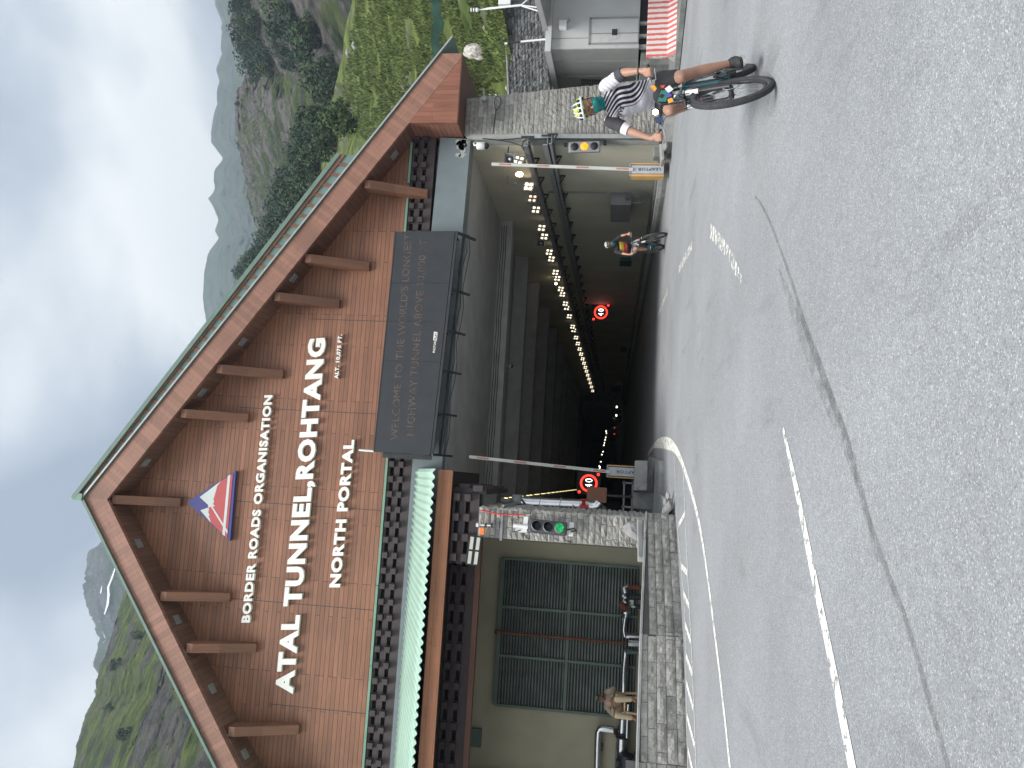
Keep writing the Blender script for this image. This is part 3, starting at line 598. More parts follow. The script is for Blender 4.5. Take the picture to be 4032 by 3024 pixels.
# ================================================================ tunnel fittings
M['lamp'] = emit('warm lamp', (1, .86, .62), 1.5); M['lamphot'] = emit('bright warm lamp', (1, .80, .52), 9); M['lampdim'] = emit('dim warm lamp', (1, .72, .50), 1.0)
def make_lamp(lit, n_, label, grp):
    t = thing('tunnel_lamp', label, 'tunnel lamp', group=grp)
    g = MB(); g.box((0, .03, 0), (.34, .05, .36)); o = g.build('housing', M['steelp']); o.parent = t
    for a, b in ((-.075, -.08), (.075, -.08), (-.075, .08), (.075, .08)): g = MB(); g.box((a, -.005, b), (.058, .03, .08)); o = g.build('led_panel', M[lit]); o.parent = t
    g = MB(); g.tube([(0, .06, 0), (.12, .16, -.05), (.3, .2, -.08)], .02, 6); g.box((.02, .12, -.12), (.12, .1, .12)); o = g.build('arm', M['steelp']); o.parent = t
    return t
LR = [22.3, 24.4, 25.5, 26.6, 28.6, 29.65, 31.75, 32.75, 34.9, 35.95, 38.0, 39.1, 41.2, 42.2, 44.4, 47.4, 48.5, 51, 53.2, 55.4, 57.6, 59.8, 62, 64.2, 66.4, 68.8, 71.4, 74.2, 77.2, 80.5]
proto = None
for i, y in enumerate(LR):
    z = 4.52-.0175*(y-22.3)-.05*min(1, (y-22.3)/2)
    lab = 'warm lit tunnel lamp in the long row high on the right wall'; lit = 'lamp'
    if i == 0: lab = 'nearest four panel tunnel lamp on the right wall, tilted, beside the loudspeaker'
    if i == 1: lab = 'glaring tunnel lamp, second in the row on the right wall'; lit = 'lamphot'
    if i == 2: lab = 'dim half lit tunnel lamp just behind the glaring one on the right wall'; lit = 'lampdim'
    if i < 3: t = make_lamp(lit, 0, lab, 'lamps along the right tunnel wall')
    elif proto is None: t = proto = make_lamp(lit, 0, lab, 'lamps along the right tunnel wall')
    else: t = copy_tree(proto)
    t.location = (9.78, y, z); t.rotation_euler = (R(-8), R(20 if i == 0 else 8), R(8)); 
g = MB(); g.ball((0, 0, 0), (.08, .08, .12)); t = tag(g.build('tunnel_lamp', M['lamphot']), 'small round glaring bulb lamp beside the second four panel lamp', 'tunnel lamp'); t.location = zat(895, 475, 1600, 450, .4973, 0, 9.7)
g = MB(); g.ball((0, 0, 0), (.06, .06, .06), 8, 6); t = tag(g.build('tunnel_lamp', M['lamphot']), 'tiny glaring bulb higher than the lamp row, halfway along the right wall', 'tunnel lamp'); t.location = zat(1190, 327, 1400, 900, .663, 0, 9.8)
proto = None; y = 23.2; k = 0
while y < 83:
    if proto is None:
        proto = thing('tunnel_lamp', 'small lit tunnel lamp in the row along the left wall above the silver duct', 'tunnel lamp', group='lamps along the left tunnel wall')
        g = MB(); g.box((0, .03, 0), (.1, .3, .3)); o = g.build('housing', M['steelp']); o.parent = proto
        g = MB(); g.box((.055, -.02, 0), (.02, .12, .1)); g.box((.02, -.05, 0), (.06, .1, .09)); o = g.build('led_panel', emit('yellowish lamp', (1, .84, .35), 1.6)); o.parent = proto; t = proto
    else: t = copy_tree(proto)
    t.location = (-.62, y, 4.42-.004*(y-23)); k += 1; y += 1.15 if k % 2 else 1.9
# far lamps and a car deep in the bore
M['farlamp'] = emit('far lamp', (1, .92, .7), 5)
def farlamp(px, py, Y, s, label, grp):
    g = MB(); g.box((0, 0, 0), (s, s*.5, s)); o = tag(g.build('tunnel_lamp', M['farlamp']), label, 'tunnel lamp', grp); o.location = at(px, py, 1, Y)
for X, Y_ in ((1418, 1000), (1424, 1022), (1430, 1032), (1428, 1042), (1436, 1048), (1440, 1056), (1450, 1056), (1426, 1028), (1434, 1040)):
    farlamp(1400+X*.663, 900+Y_*.663, 110+Y_-1000, .12, 'tiny lamp in the far cluster deep in the bore below the right hand row', 'far cluster of lamps in the bore')
for X, Y_ in ((1488, 1203), (1490, 1215), (1486, 1240), (1482, 1255), (1478, 1272), (1475, 1287), (1470, 1325), (1463, 1342), (1457, 1385), (1447, 1411), (1452, 1416), (1450, 1423), (1446, 1430), (1424, 1468), (1432, 1470)):
    farlamp(1400+X*.663, 900+Y_*.663, 128, .11, 'tiny lamp in the faint far line deep in the bore, behind the left boom barrier', 'far line of lamps in the bore')
def far_car(px, py, Y, lights, m_, label, ang):
    p = at(px, py, 1, Y); t = thing('car', label, 'car', (p.x, Y, 0), (0, 0, ang))
    g = MB(); g.box((0, 0, .55), (1.7, 4, .6)); g.box((0, .1, 1.05), (1.45, 2.1, .5), taper=.82); o = g.build('body', mat('dark car paint', (.03, .03, .035), .3), bevel=.06); o.parent = t
    for sx_ in (-.75, .75):
        for sy in (-1.25, 1.3):
            g = MB(); g.lathe((sx_, sy, .32), [(0, -.1), (.32, -.1), (.32, .1), (0, .1)], (1, 0, 0), 16); o = g.build('wheel', M['rubber']); o.parent = t
        g = MB(); g.box((sx_*.8, -2.02, .72), (.22, .05, .14)); o = g.build(lights, m_); o.parent = t
far_car(2404, 1629, 108, 'headlight', emit('headlight', (1, .93, .75), 5), 'oncoming car with lit headlights deep in the dark tunnel', R(6))
far_car(2432, 1700, 150, 'tail_light', emit('tail light', (1, .08, .03), .8), 'dark car with red tail lights deep in the tunnel', R(0))

def tray(p0, p1, w, label, n=24, xin=.0):
    "cable tray along the right wall with hangers and sagging cables"
    t = thing('cable_tray', label, 'cable tray', p0, group='cable trays on the right tunnel wall'); g = MB(); g.beam(p0, p1, .03, w, (0, 0, 1)); g.beam(p0+Vector((.14, 0, -w/2)), p1+Vector((.14, 0, -w/2)), .26, .02); o = g.build('rail', M['steelp']); reparent(t, o)
    g = MB()
    for i in range(n+1):
        q = p0.lerp(p1, (i/n)**1.0); g.beam(q+Vector((.28, 0, -w/2-.18)), q+Vector((.28, 0, w/2+.05)), .05, .04, (0, 1, 0)); g.beam(q+Vector((.0, 0, -w/2-.02)), q+Vector((.28, 0, -w/2-.16)), .04, .03, (0, 1, 0))
    o = g.build('hangers', M['dark']); reparent(t, o)
    g = MB(); rr = random.Random(int(w*1000))
    for k in range(3): g.tube([p0.lerp(p1, i/60)+Vector((.06+.07*k, 0, -w/2+.03-.06*abs(sin(i*pi/2.5+k))*rr.uniform(.4, 1))) for i in range(61)], .016, 5)
    o = g.build('cables', M['black']); reparent(t, o)
XT = 9.82
def tz(X, Y, x=XT): return zat(X, Y, 1600, 450, .4973, 0, x)
for (a, b, w, l) in (((940, 250), (1125, 880), .15, 'upper grey steel cable tray just below the lamps on the right tunnel wall'), ((1098, 240), (1235, 830), .14, 'middle grey steel cable tray on the right tunnel wall'), ((1140, 230), (1262, 830), .07, 'lowest and thinnest cable rail on the right tunnel wall')):
    p, q = tz(*a), tz(*b); d = (q-p); q = p+d*((82-p.y)/d.y); tray(p, q, w, l, 40)
# traffic lights
def traffic_light(p, s, rot, lit, label, hoods=True):
    t = thing('traffic_light', label, 'traffic light', p, rot); g = MB(); g.box((0, 0, 0), (.36*s, .14, 1.02*s)); o = g.build('housing', M['steelp'] if not hoods else mat('charcoal housing', (.055, .06, .068), .45), bevel=.04); o.parent = t
    for k, c_ in ((1, 'red'), (0, 'amber'), (-1, 'green')):
        g = MB(); g.lathe((0, -.075, k*.31*s), [(0, .02), (.115*s, .015), (.125*s, 0)], (0, -1, 0), 24)
        on = lit == c_; m_ = M['voidm'] if not on else emit('lit '+c_, {'amber': (1, .27, .01), 'green': (.03, .75, .22)}[c_], 1.5)
        if on: # led pattern
            tt = m_.node_tree; v = tt.nodes.new('ShaderNodeTexVoronoi'); v.inputs['Scale'].default_value = 60; tx = tt.nodes.new('ShaderNodeTexCoord'); tt.links.new(tx.outputs['Object'], v.inputs[0]); r = tt.nodes.new('ShaderNodeMapRange'); r.inputs[1].default_value = .35; r.inputs[2].default_value = .55; r.inputs[3].default_value = 2.2 if c_ == 'amber' else .65; r.inputs[4].default_value = .5 if c_ == 'amber' else .02; tt.links.new(v.outputs['Distance'], r.inputs[0]); tt.links.new(r.outputs[0], tt.nodes['Principled BSDF'].inputs['Emission Strength'])
        o = g.build('lens', m_); o.parent = t
        if hoods:
            g = MB(); n = 14; vs_ = []
            for i in range(n+1):
                a = pi*(i/n)*1.1-.05*pi; ll = .24*s*(.25+.75*sin(max(0, min(pi, a))))
                vs_ += [Vector((.13*s*cos(a), -.07, k*.31*s+.13*s*sin(a))), Vector((.125*s*cos(a), -.07-ll, k*.31*s+.125*s*sin(a)-.02))]
            g.add(vs_, [(2*i, 2*i+1, 2*i+3, 2*i+2) for i in range(n)]); o = g.build('hood', M['steelp']); sm = o.modifiers.new('t', 'SOLIDIFY'); sm.thickness = .008; o.parent = t
    return t
tp = zat(990, 765, 1800, 1800, .3617, 1, 16.95)
tl = traffic_light(tp, .82, (0, R(2), R(12)), 'green', 'dark traffic light with hoods showing green on the left stone pier')
g = MB(); g.box((.03, .14, .52), (.34, .06, .1)); g.box((.03, .14, -.5), (.3, .06, .1)); g.box((-.1, .18, .6), (.08, .05, .26)); g.tube([(-.02, .1, .45), (-.02, .1, .78)], .045, 8); o = g.build('bracket', M['white']); o.parent = tl
g = MB(); g.tube([(0, .05, -.42), (.03, 0, -.55), (.0, .02, -.62), (-.03, .06, -.5)], .02, 6); g.tube([(-.1, .1, .6), (-.16, .08, .72), (-.14, .12, .8)], .012, 5); o = g.build('cable', M['black']); o.parent = tl
ta = tz(1410, 260, 9.85)
tl = traffic_light(ta, .92, (0, R(-2), R(-8)), 'amber', 'grey traffic light showing amber on the right tunnel wall by the pier', False)
g = MB(); g.box((.12, .1, -.6), (.1, .1, .1)); g.box((.12, .1, .56), (.1, .1, .1)); g.beam((.12, .12, -.6), (.3, .2, -.6), .05, .05); o = g.build('bracket', M['dark']); o.parent = tl
# boom barriers
def barrier(base, hbox, top, label, yw):
    t = thing('boom_barrier', label, 'boom barrier', base); b = Vector(base); w = .30; d = .24
    g = MB(); g.box(b+Vector((0, 0, hbox/2)), (w-.05, d, hbox)); o1 = g.build('cabinet', M['boothg'] if 0 else mat('silver cabinet', (.40, .42, .46), .4), bevel=.01)
    o2s = []
    for s_ in (-1, 1):
        g = MB(); wd = yw if s_ < 0 else .03; g.span(b+Vector((s_*w/2-(wd if s_ < 0 else 0)+.0, -d/2-.008, 0)), b+Vector((s_*w/2+(0 if s_ < 0 else wd), d/2+.008, hbox+.0))); o2s.append(g.build('yellow_edge', M['yellow']))
    g = MB(); g.span(b+Vector((-w/2-yw, -d/2-.01, hbox+.001)), b+Vector((w/2+.03, d/2+.01, hbox+.05))); o3 = g.build('lid', M['steelp'])
    a0 = b+Vector((-.02, -d/2-.03, hbox-.05)); top = Vector(top); g = MB(); g.beam(a0, top, .09, .035, (0, 1, 0)); o4 = g.build('boom', mat('boom white', (.52, .53, .50), .5, var=.08))
    dr = top-a0; reds = []
    for f0 in (.03, .31, .59, .86):
        g = MB(); g.beam(a0+dr*f0+Vector((0, -.02, 0)), a0+dr*(f0+.085)+Vector((0, -.02, 0)), .045, .006, (0, 1, 0)); reds.append(g.build('red_stripe', M['reds']))
    # name runs up the cabinet
    p = b+Vector((.045, -d/2-.004, .1)); tx = sign('LEAPTOR', M['black'], p, (0, 0, hbox*.68), (-.085, 0, 0), None, 'maker_text', off=.005, ext=.01, spacing=1.15, thick=.002)
    reparent(t, o1, *o2s, o3, o4, *reds, *tx); return t
M['reds'] = mat('red stripe', (.42, .19, .17), .6)
bb = zat(945, 675, 2300, 450, .3315, 1, 21.35); print('BR', bb)
barrier((bb.x, 21.35, bb.z+.0), .93, zat(675, 395, 1600, 450, .4973, 1, 21.1), 'raised boom barrier with silver and yellow cabinet on the right kerb by the tunnel wall', .06)
bl = zat(325, 548, 2400, 1700, .3014, 1, 22.2); print('BL', bl)
barrier((bl.x+.03, 22.2, bl.z-.26), 1.0, zat(675, 1355, 1400, 900, .663, 1, 21.95), 'raised boom barrier behind the concrete block in the middle of the tunnel mouth', .025)
cb = [zat(X, Y, 2400, 1700, .3014, 1, 21.6) for X, Y in ((335, 375), (318, 768), (492, 765), (500, 380))]; print('BLK', cb)
g = MB(); g.prism([cb[0], cb[1], cb[2], cb[3]], (0, .5, 0)); tag(g.build('concrete_block', M['conc'], bevel=.02), 'grey concrete block standing in front of the left barrier cabinet', 'concrete block')
g = MB(); g.span((cb[1].x-.5, 22.0, .1), (cb[1].x-.05, 22.6, cb[1].z-.0)); tag(g.build('concrete_plinth', M['concd']), 'low concrete plinth between the barrier block and the left stone pier', 'plinth')
# rubble round the right barrier
rr = random.Random(21)
def rock(p, s, m, label, cat='rock', grp=None, sq=(1, 1, .6), seed=1, name='rock'):
    bm = bmesh.new(); bmesh.ops.create_icosphere(bm, subdivisions=4 if s > .5 else 3, radius=1)
    r_ = random.Random(seed); ns = [Vector((r_.uniform(-1, 1), r_.uniform(-1, 1), r_.uniform(-1, 1))).normalized() for _ in range(14)]; ds = [r_.uniform(.62, .95) for _ in ns]
    for v in bm.verts:
        c = v.co.copy()
        for n_, d_ in zip(ns, ds):
            k = c.dot(n_)
            if k > d_: c -= n_*(k-d_)
        c += c.normalized()*(.10*noise.noise(c*2.5+Vector((seed, 0, 0)))+.05*noise.noise(c*7))
        v.co = Vector((c.x*sq[0], c.y*sq[1], c.z*sq[2]))*s
    me = bpy.data.meshes.new(name); bm.to_mesh(me); bm.free(); me.materials.append(m); o = bpy.data.objects.new(name, me); COL.objects.link(o); o.location = p; o.rotation_euler = (0, 0, r_.uniform(0, 6)); return tag(o, label, cat, grp)
for k, (x, y, s) in enumerate(((9.3, 20.9, .12), (9.25, 21.8, .1), (9.15, 22.5, .13), (9.2, 23.0, .09), (9.45, 20.6, .16), (9.3, 22.1, .1))):
    rock((x, y, .17), s, M['greyrock'], 'broken lump of concrete rubble on the right kerb around the barrier cabinet', 'rubble', 'rubble on the right kerb', seed=k+3, name='rubble')
g = MB(); p = zat(940, 480, 2300, 450, .3315, 1, 20.8); g.beam(p+Vector((-.25, 0, .02)), p+Vector((.5, 0, .07)), .5, .09); tag(g.build('broken_slab', M['conc'], bevel=.02), 'broken concrete kerb slab lying tilted beside the right barrier', 'slab')
g = MB(); p = zat(880, 470, 2300, 450, .3315, 1, 21.2); g.box(p+Vector((0, 0, 0)), (.3, .3, .3)); tag(g.build('stone_block', M['concd'], bevel=.03), 'small dark stone block behind the tilted slab at the foot of the right tunnel wall', 'block')
# wall box with coiled cables, conduits
p0, p1 = tz(1617, 745, 9.7), tz(1768, 855, 9.7); print('JB', p0, p1)
jb = thing('wall_cabinet', 'grey cabinet box with looping cables on the right tunnel wall above the far cyclist', 'cabinet', (p0+p1)/2)
g = MB(); g.span((9.7, p1.y+.0, p1.z), (10.12, p0.y-.35, p0.z)); o = g.build('box', M['steelp']); reparent(jb, o)
g = MB(); cx_ = Vector((9.9, p0.y-.3, p1.z-.2))
for k in range(6): g.torus(cx_+Vector((0, -.05*k, 0)), .16+.05*k, .012, (1, .15, 0), 24, 5)
for k in range(2): g.tube([(10.08, p0.y-.45-.07*k, p1.z), (10.08, p0.y-.45-.07*k, 3.9)], .015, 5)
o = g.build('cables', M['steelp']); reparent(jb, o)
def wallbox(X, Y, X2, Y2, s0, x0, y0, label, m, wx=9.95, name='wall_box', cat='box', th=.15):
    a, b = zat(X, Y, x0, y0, s0, 0, wx), zat(X2, Y2, x0, y0, s0, 0, wx); g = MB(); g.span((wx, min(a.y, b.y), min(a.z, b.z)), (10.14, max(a.y, b.y), max(a.z, b.z))); return tag(g.build(name, m), label, cat)
wallbox(1690, 1160, 1780, 1205, .4973, 1600, 450, 'small dark green emergency box on the right tunnel wall past the far cyclist', mat('dark green box', (.02, .09, .08), .5), name='emergency_box')
wallbox(1575, 710, 1610, 735, .663, 1400, 900, 'small dark box farther down the right tunnel wall', M['dark'])
wallbox(1520, 925, 1575, 965, .663, 1400, 900, 'dim panel near the inner end of the right tunnel wall', M['steelp'])
for X, Yy in ((1125, 735), (1300, 1120)):
    pass
# loudspeakers, cameras on the wall
def speaker(X, Y, s, label):
    p = tz(X, Y, 9.6); t = thing('loudspeaker', label, 'loudspeaker', p, group='horn loudspeakers on the right wall')
    g = MB(); n = 4
    a = [Vector((sx_*.16*s, -.12*s, sz_*.16*s)) for sx_, sz_ in ((-1, -1), (1, -1), (1, 1), (-1, 1))]; b = [Vector((sx_*.05*s, .16*s, sz_*.05*s)) for sx_, sz_ in ((-1, -1), (1, -1), (1, 1), (-1, 1))]
    g.add(a+b, [(0, 1, 5, 4), (1, 2, 6, 5), (2, 3, 7, 6), (3, 0, 4, 7), (4, 5, 6, 7)]); o = g.build('horn', M['steelp']); o.parent = t
    g = MB(); g.ball((0, -.02*s, 0), .05*s); o = g.build('driver', M['white']); o.parent = t
    g = MB(); g.tube([(0, .1, .05), (.3, .2, .1), (.5, .2, .1)], .02, 6); o = g.build('bracket', M['dark']); o.parent = t
speaker(820, 358, .95, 'square grey horn loudspeaker beside the nearest lamp on the right wall'); speaker(1065, 1022, .9, 'farther dark horn loudspeaker hanging beside the lamp row on the right wall')
p = tz(825, 555, 9.8); g = MB(); g.tube([p+Vector((.3, 0, .1)), p+Vector((.05, 0, .1)), p+Vector((0, -.05, -.18))], .022, 6); g.box(p+Vector((0, -.05, -.2)), (.08, .1, .07)); tag(g.build('wall_sensor', M['steelp']), 'thin bent sensor arm on the upper right wall behind the loudspeaker', 'sensor')
p = zat(600, 255, 1400+162, 500-50, .4973, 1, 21.2); p = zat(590, 250, 1600, 450, .4973, 1, 21.3)
cm = thing('security_camera', 'silver dome security camera on a bracket at the top corner of the tunnel mouth', 'camera', p)
g = MB(); g.lathe((0, 0, .12), [(0, .02), (.10, .0), (.115, -.06), (.115, -.22), (.08, -.25)], (0, 0, 1), 20); o = g.build('housing', M['white']); o.parent = cm
g = MB(); g.ball((0, 0, -.16), .095, 16, 10); o = g.build('dome', mat('tinted dome', (.02, .02, .025), .08)); o.parent = cm
g = MB(); g.tube([(.02, .0, .13), (.02, .0, .2), (.13, .1, .24), (.3, .35, .2)], .025, 8); o = g.build('bracket', M['white']); o.parent = cm
# speed signs
def speed_sign(p, rot, label, s=1.0):
    t = thing('speed_sign', label, 'speed limit sign', p, rot); g = MB(); g.box((0, .05, 0), (1.02*s, .1, 1.02*s)); o = g.build('panel', mat('black panel', (.012, .012, .014), .5)); o.parent = t
    g = MB(); g.torus((0, -.004, 0), .34*s, .045*s, (0, 1, 0), 40, 6, squash=.15); o = g.build('ring', M['ringred']); o.parent = t
    for a, b in ((-.4, .4), (.4, -.4)): g = MB(); g.lathe((a*s, -.002, b*s), [(0, .006), (.06*s, .004), (.065*s, 0)], (0, -1, 0), 16); o = g.build('flasher', M['ringred']); o.parent = t
    q = sign('40', M['ledw'], (-.2*s, -.008, -.15*s), (.4*s, 0, 0), (0, 0, .3*s), None, 'number', off=-.012, ext=.01, spacing=1.3, thick=.003)
    for o in q: o.parent = t
    return t
M['ringred'] = emit('red led', (1, .035, .02), 1.6); M['ledw'] = emit('white led', (1, 1, 1), 2)
p = zat(1457, 497, 1400, 900, .663, 0, 9.7); print('SP', p); speed_sign(p, (0, 0, R(-14)), 'square LED sign with a red ring and the number 40 on the right tunnel wall')
p = zat(1385, 1512, 1400, 900, .663, 1, 33); print('SP2', p); speed_sign(p, (0, 0, R(0)), 'round red LED speed sign 40 at the left, half hidden by the brown board', .97)
# brown board, silver duct, valve
cbd = [zat(X, Y, 1800, 1800, .3617, 1, 22.6) for X, Y in ((1415, 318), (1632, 335), (1622, 498), (1408, 485))]
bd = thing('brown_board', 'plain brown rectangular board on a post in front of the left speed sign', 'board', (cbd[2]+cbd[1])/2)
g = MB(); g.prism(cbd, (0, .04, 0)); o = g.build('board', M['board']); reparent(bd, o)
pp = (cbd[1]+cbd[2])/2; g = MB(); g.tube([pp+Vector((0, .1, .3)), Vector((pp.x, pp.y+.1, .1))], .035, 8); o = g.build('post', M['dark']); reparent(bd, o)
def dpx(X, Y, Y_=21.0): return zat(X, Y, 1800, 1800, .3617, 1, Y_)
dt = thing('silver_duct', 'thick silver insulated pipe standing against the inside of the left pier', 'pipe', dpx(1500, 560, 20.6))
g = MB(); g.tube([dpx(700, 500, 20.6), dpx(760, 512, 20.6), dpx(1000, 522, 20.6), dpx(1300, 535, 20.6), dpx(1400, 540, 20.6), dpx(1470, 560, 20.6), dpx(1530, 545, 20.6), dpx(1560, 500, 20.6)], .19, 20); o = g.build('jacket', M['alu']); reparent(dt, o)
g = MB(); a = dpx(700, 500, 20.6); g.lathe(a, [(0, 0), (.22, 0), (.22, .25), (.0, .3)], (0, 0, 1), 20); o = g.build('end_cap', M['steelp']); reparent(dt, o)
g = MB()
for X in (910, 1130): q = dpx(X, 525, 20.6); g.torus(q, .2, .012, (0, .1, 1), 24, 6)
o = g.build('clamp', M['steel']); reparent(dt, o)
vp = dpx(1380, 545, 20.35); g = MB(); g.tube([vp+Vector((0, 0, .12)), vp-Vector((0, 0, .12))], .07, 10); g.tube([vp, vp+Vector((.2, -.05, .02))], .05, 10); g.torus(vp+Vector((.2, -.05, 0)), .09, .015, (1, 0, 0), 16, 6); g.tube([vp+Vector((-.1, 0, .15)), vp+Vector((.05, 0, .3))], .015, 5); tag(g.build('red_valve', M['red']), 'small red valve with a wheel on the silver duct beside the brown board', 'valve')
g = MB(); a = dpx(560, 500, 19.9); b_ = dpx(760, 535, 19.9); g.beam(a, b_, .03, .05); g.beam(dpx(700, 460, 19.9), b_, .03, .05); tag(g.build('duct_bracket', M['dark']), 'dark steel bracket above the silver duct at the top of the left pier', 'bracket')
# low railing and pipes inside the mouth on the left
g = MB()
for dz in (.55, .8): g.beam((-1.6, 23.0, .1+dz), (.15, 23.0, .1+dz), .05, .05)
for x_ in (-1.5, -.6, .1): g.beam((x_, 23.0, .19), (x_, 23.0, .95), .05, .05, (0, 1, 0))
tag(g.build('low_railing', M['steelp']), 'low grey green railing inside the tunnel mouth behind the concrete plinth', 'railing')

g = MB()
for k in range(3): g.tube([(-.6+i*.35, 28.73, 5.93-.09*k+.012*sin(i*1.3+k)) for i in range(31)], .013, 5)
tag(g.build('cable_run', M['dark']), 'three thin cables along the face of the nearest ceiling beam in the tunnel', 'cable')
p = zat(925, 818, 1400, 900, .663, 1, 30.2); t = thing('security_camera', 'small dome camera hanging from the ceiling between the first two tunnel beams', 'camera', p)
g = MB(); g.tube([(0, 0, .1), (0, 0, .35)], .02, 6); g.lathe((0, 0, 0), [(0, .1), (.08, .09), (.09, 0)], (0, 0, 1), 16); o = g.build('housing', M['white']); o.parent = t
g = MB(); g.ball((0, 0, 0), .08, 14, 8); o = g.build('dome', M['black']); o.parent = t
# ================================================================ terrain
def interp(tab, u):
    if u <= tab[0][0]: return tab[0][1]
    for (a, b), (c, d) in zip(tab, tab[1:]):
        if u <= c: return b+(d-b)*(u-a)/(c-a)
    return tab[-1][1]
def fbm(p, o=5, h=.9, l=2.1): return noise.fractal(p, h, l, o)
class Hill:
    "a mountainside between a foot line and a skyline; both are given by where the photograph shows them and how far off they stand"
    def __init__(s, ridge, foot, dr, df, amp, fs, rid=0, jag=0, seed=0, cliff=0): s.ridge, s.foot, s.dr, s.df, s.amp, s.fs, s.rid, s.jag, s.seed, s.cliff = ridge, foot, dr, df, amp, fs, rid, jag, seed, cliff
    def P(s, u, v=None, t=None):
        vr, vf = interp(s.ridge, u), interp(s.foot, u)
        if t is None: t = (vf-v)/(vf-vr)
        tt = min(max(t, 0), 1); v = vf+(vr-vf)*tt
        Dr, Df = interp(s.dr, u), interp(s.df, u); iD = (1/Df)*(1-tt)+(1/Dr)*tt; D = 1/iD
        p = Vector((0, 0, EYE))+ray(v, 3024-u)*(D/FPX)
        so = Vector((s.seed*17.3, s.seed*5.1, 0)); q = p*(1/s.fs)+so
        n_ = fbm(q, 6); n_ += s.rid*(abs(noise.noise(q*2.3))*-2+.5); n_ += s.rid*.5*(abs(noise.noise(Vector((q.x*5, q.y*5, q.z*9))))*-2+.5)
        if s.cliff: n_ += s.cliff*(round(q.z*6+noise.noise(q*1.5)*2)/6-(q.z+noise.noise(q*1.5)/3))
        back = Vector((fw.x, fw.y, 0)).normalized()
        p = p+(back*.75+Vector((0, 0, .5 if t < .97 else .35)))*n_*s.amp*D*min(1, .25+t*3)*(1-.7*min(1, max(0, (t-.75)/.25)))
        p.z += s.jag*D*(noise.noise(Vector((u/38, s.seed, 0)))+.6*noise.noise(Vector((u/13, s.seed, 4)))+.35*noise.noise(Vector((u/5, 2, s.seed))))*max(0, (t-.5)*2)
        if t > 1: p += back*(t-1)*D*1.2; p.z -= (t-1)*D*.9
        return p
    def mesh(s, name, m, u0, u1, nu, nv):
        g = MB(); V = []
        for i in range(nu+1):
            u = u0+(u1-u0)*i/nu
            for j in range(nv+1): V.append(s.P(u, t=(j/(nv-6)) if j <= nv-6 else 1+(j-nv+6)*.08))
        g.add(V, [(i*(nv+1)+j, (i+1)*(nv+1)+j, (i+1)*(nv+1)+j+1, i*(nv+1)+j+1) for i in range(nu) for j in range(nv)], True)
        return struct(name, g, m)
def terrain(name, g1, g2, r1, r2, sc, rock_lo=.5, steep=.0, streak=(1, 1, 1), snow=0, bump=.6):
    "grass and rock mixed by noise and by steepness"
    m, t, b = newmat(name); n = t.nodes.new; l = t.links.new; setp(b, .9, 0, .1)
    tcn = n('ShaderNodeTexCoord'); geo = n('ShaderNodeNewGeometry'); mp = n('ShaderNodeMapping'); mp.inputs['Scale'].default_value = streak; mp.inputs['Rotation'].default_value = (0, 0, R(-35)); l(tcn.outputs['Object'], mp.inputs[0])
    def nz(s_, d=8, r=.65, src=mp.outputs[0]): q = n('ShaderNodeTexNoise'); q.inputs['Scale'].default_value = s_; q.inputs['Detail'].default_value = d; q.inputs['Roughness'].default_value = r; l(src, q.inputs[0]); return q.outputs[0]
    def ramp(src, p0, p1, a, c): q = n('ShaderNodeValToRGB'); e_ = q.color_ramp.elements; e_[0].position = p0; e_[1].position = p1; e_[0].color = c4(a); e_[1].color = c4(c); l(src, q.inputs[0]); return q.outputs[0]
    def mixc(f, a, c): q = n('ShaderNodeMix'); q.data_type = 'RGBA'; l(f, q.inputs[0]); l(a, q.inputs[6]); l(c, q.inputs[7]); return q.outputs[2]
    gr = ramp(nz(sc), .35, .65, g1, g2); ro = ramp(nz(sc*2.2, 9, .75), .35, .65, r1, r2)
    s_ = n('ShaderNodeSeparateXYZ'); l(geo.outputs['True Normal'], s_.inputs[0])
    a = n('ShaderNodeMath'); a.operation = 'MULTIPLY_ADD'; a.inputs[1].default_value = -steep; l(s_.outputs[2], a.inputs[0]); l(nz(sc*.35, 7, .7), a.inputs[2])
    mr = n('ShaderNodeMapRange'); mr.inputs[1].default_value = rock_lo; mr.inputs[2].default_value = rock_lo+.07; l(a.outputs[0], mr.inputs[0])
    c = mixc(mr.outputs[0], gr, ro)
    dk = ramp(nz(sc*.9, 6, .6, tcn.outputs['Object']), .50, .62, (1, 1, 1), (.45, .52, .45)); q = n('ShaderNodeMix'); q.data_type = 'RGBA'; q.blend_type = 'MULTIPLY'; q.inputs[0].default_value = 1; l(c, q.inputs[6]); l(dk, q.inputs[7]); c = q.outputs[2]
    l(c, b.inputs['Base Color']); bp = n('ShaderNodeBump'); bp.inputs['Strength'].default_value = bump; bp.inputs['Distance'].default_value = 1.2/sc*.3; l(nz(sc*3, 9, .75), bp.inputs['Height']); l(bp.outputs[0], b.inputs['Normal']); return m
T_near = terrain('near slope', (.05, .085, .025), (.17, .20, .06), (.10, .095, .08), (.22, .21, .19), .55, .47, .1, (1.0, .22, .25), bump=.8)
T_mid = terrain('cliff slope', (.035, .062, .025), (.12, .15, .05), (.05, .045, .045), (.27, .25, .24), .11, .13, .42, bump=1)
T_far = terrain('far ridge', (.04, .075, .045), (.13, .17, .09), (.07, .07, .075), (.22, .22, .23), .022, .30, .3, bump=1)
T_left = terrain('left slope', (.04, .07, .022), (.17, .21, .05), (.04, .038, .042), (.17, .16, .155), .12, .20, .42, bump=1)
def z3(X, Y, x0, y0, s): return (3024-(y0+Y*s), x0+X*s)
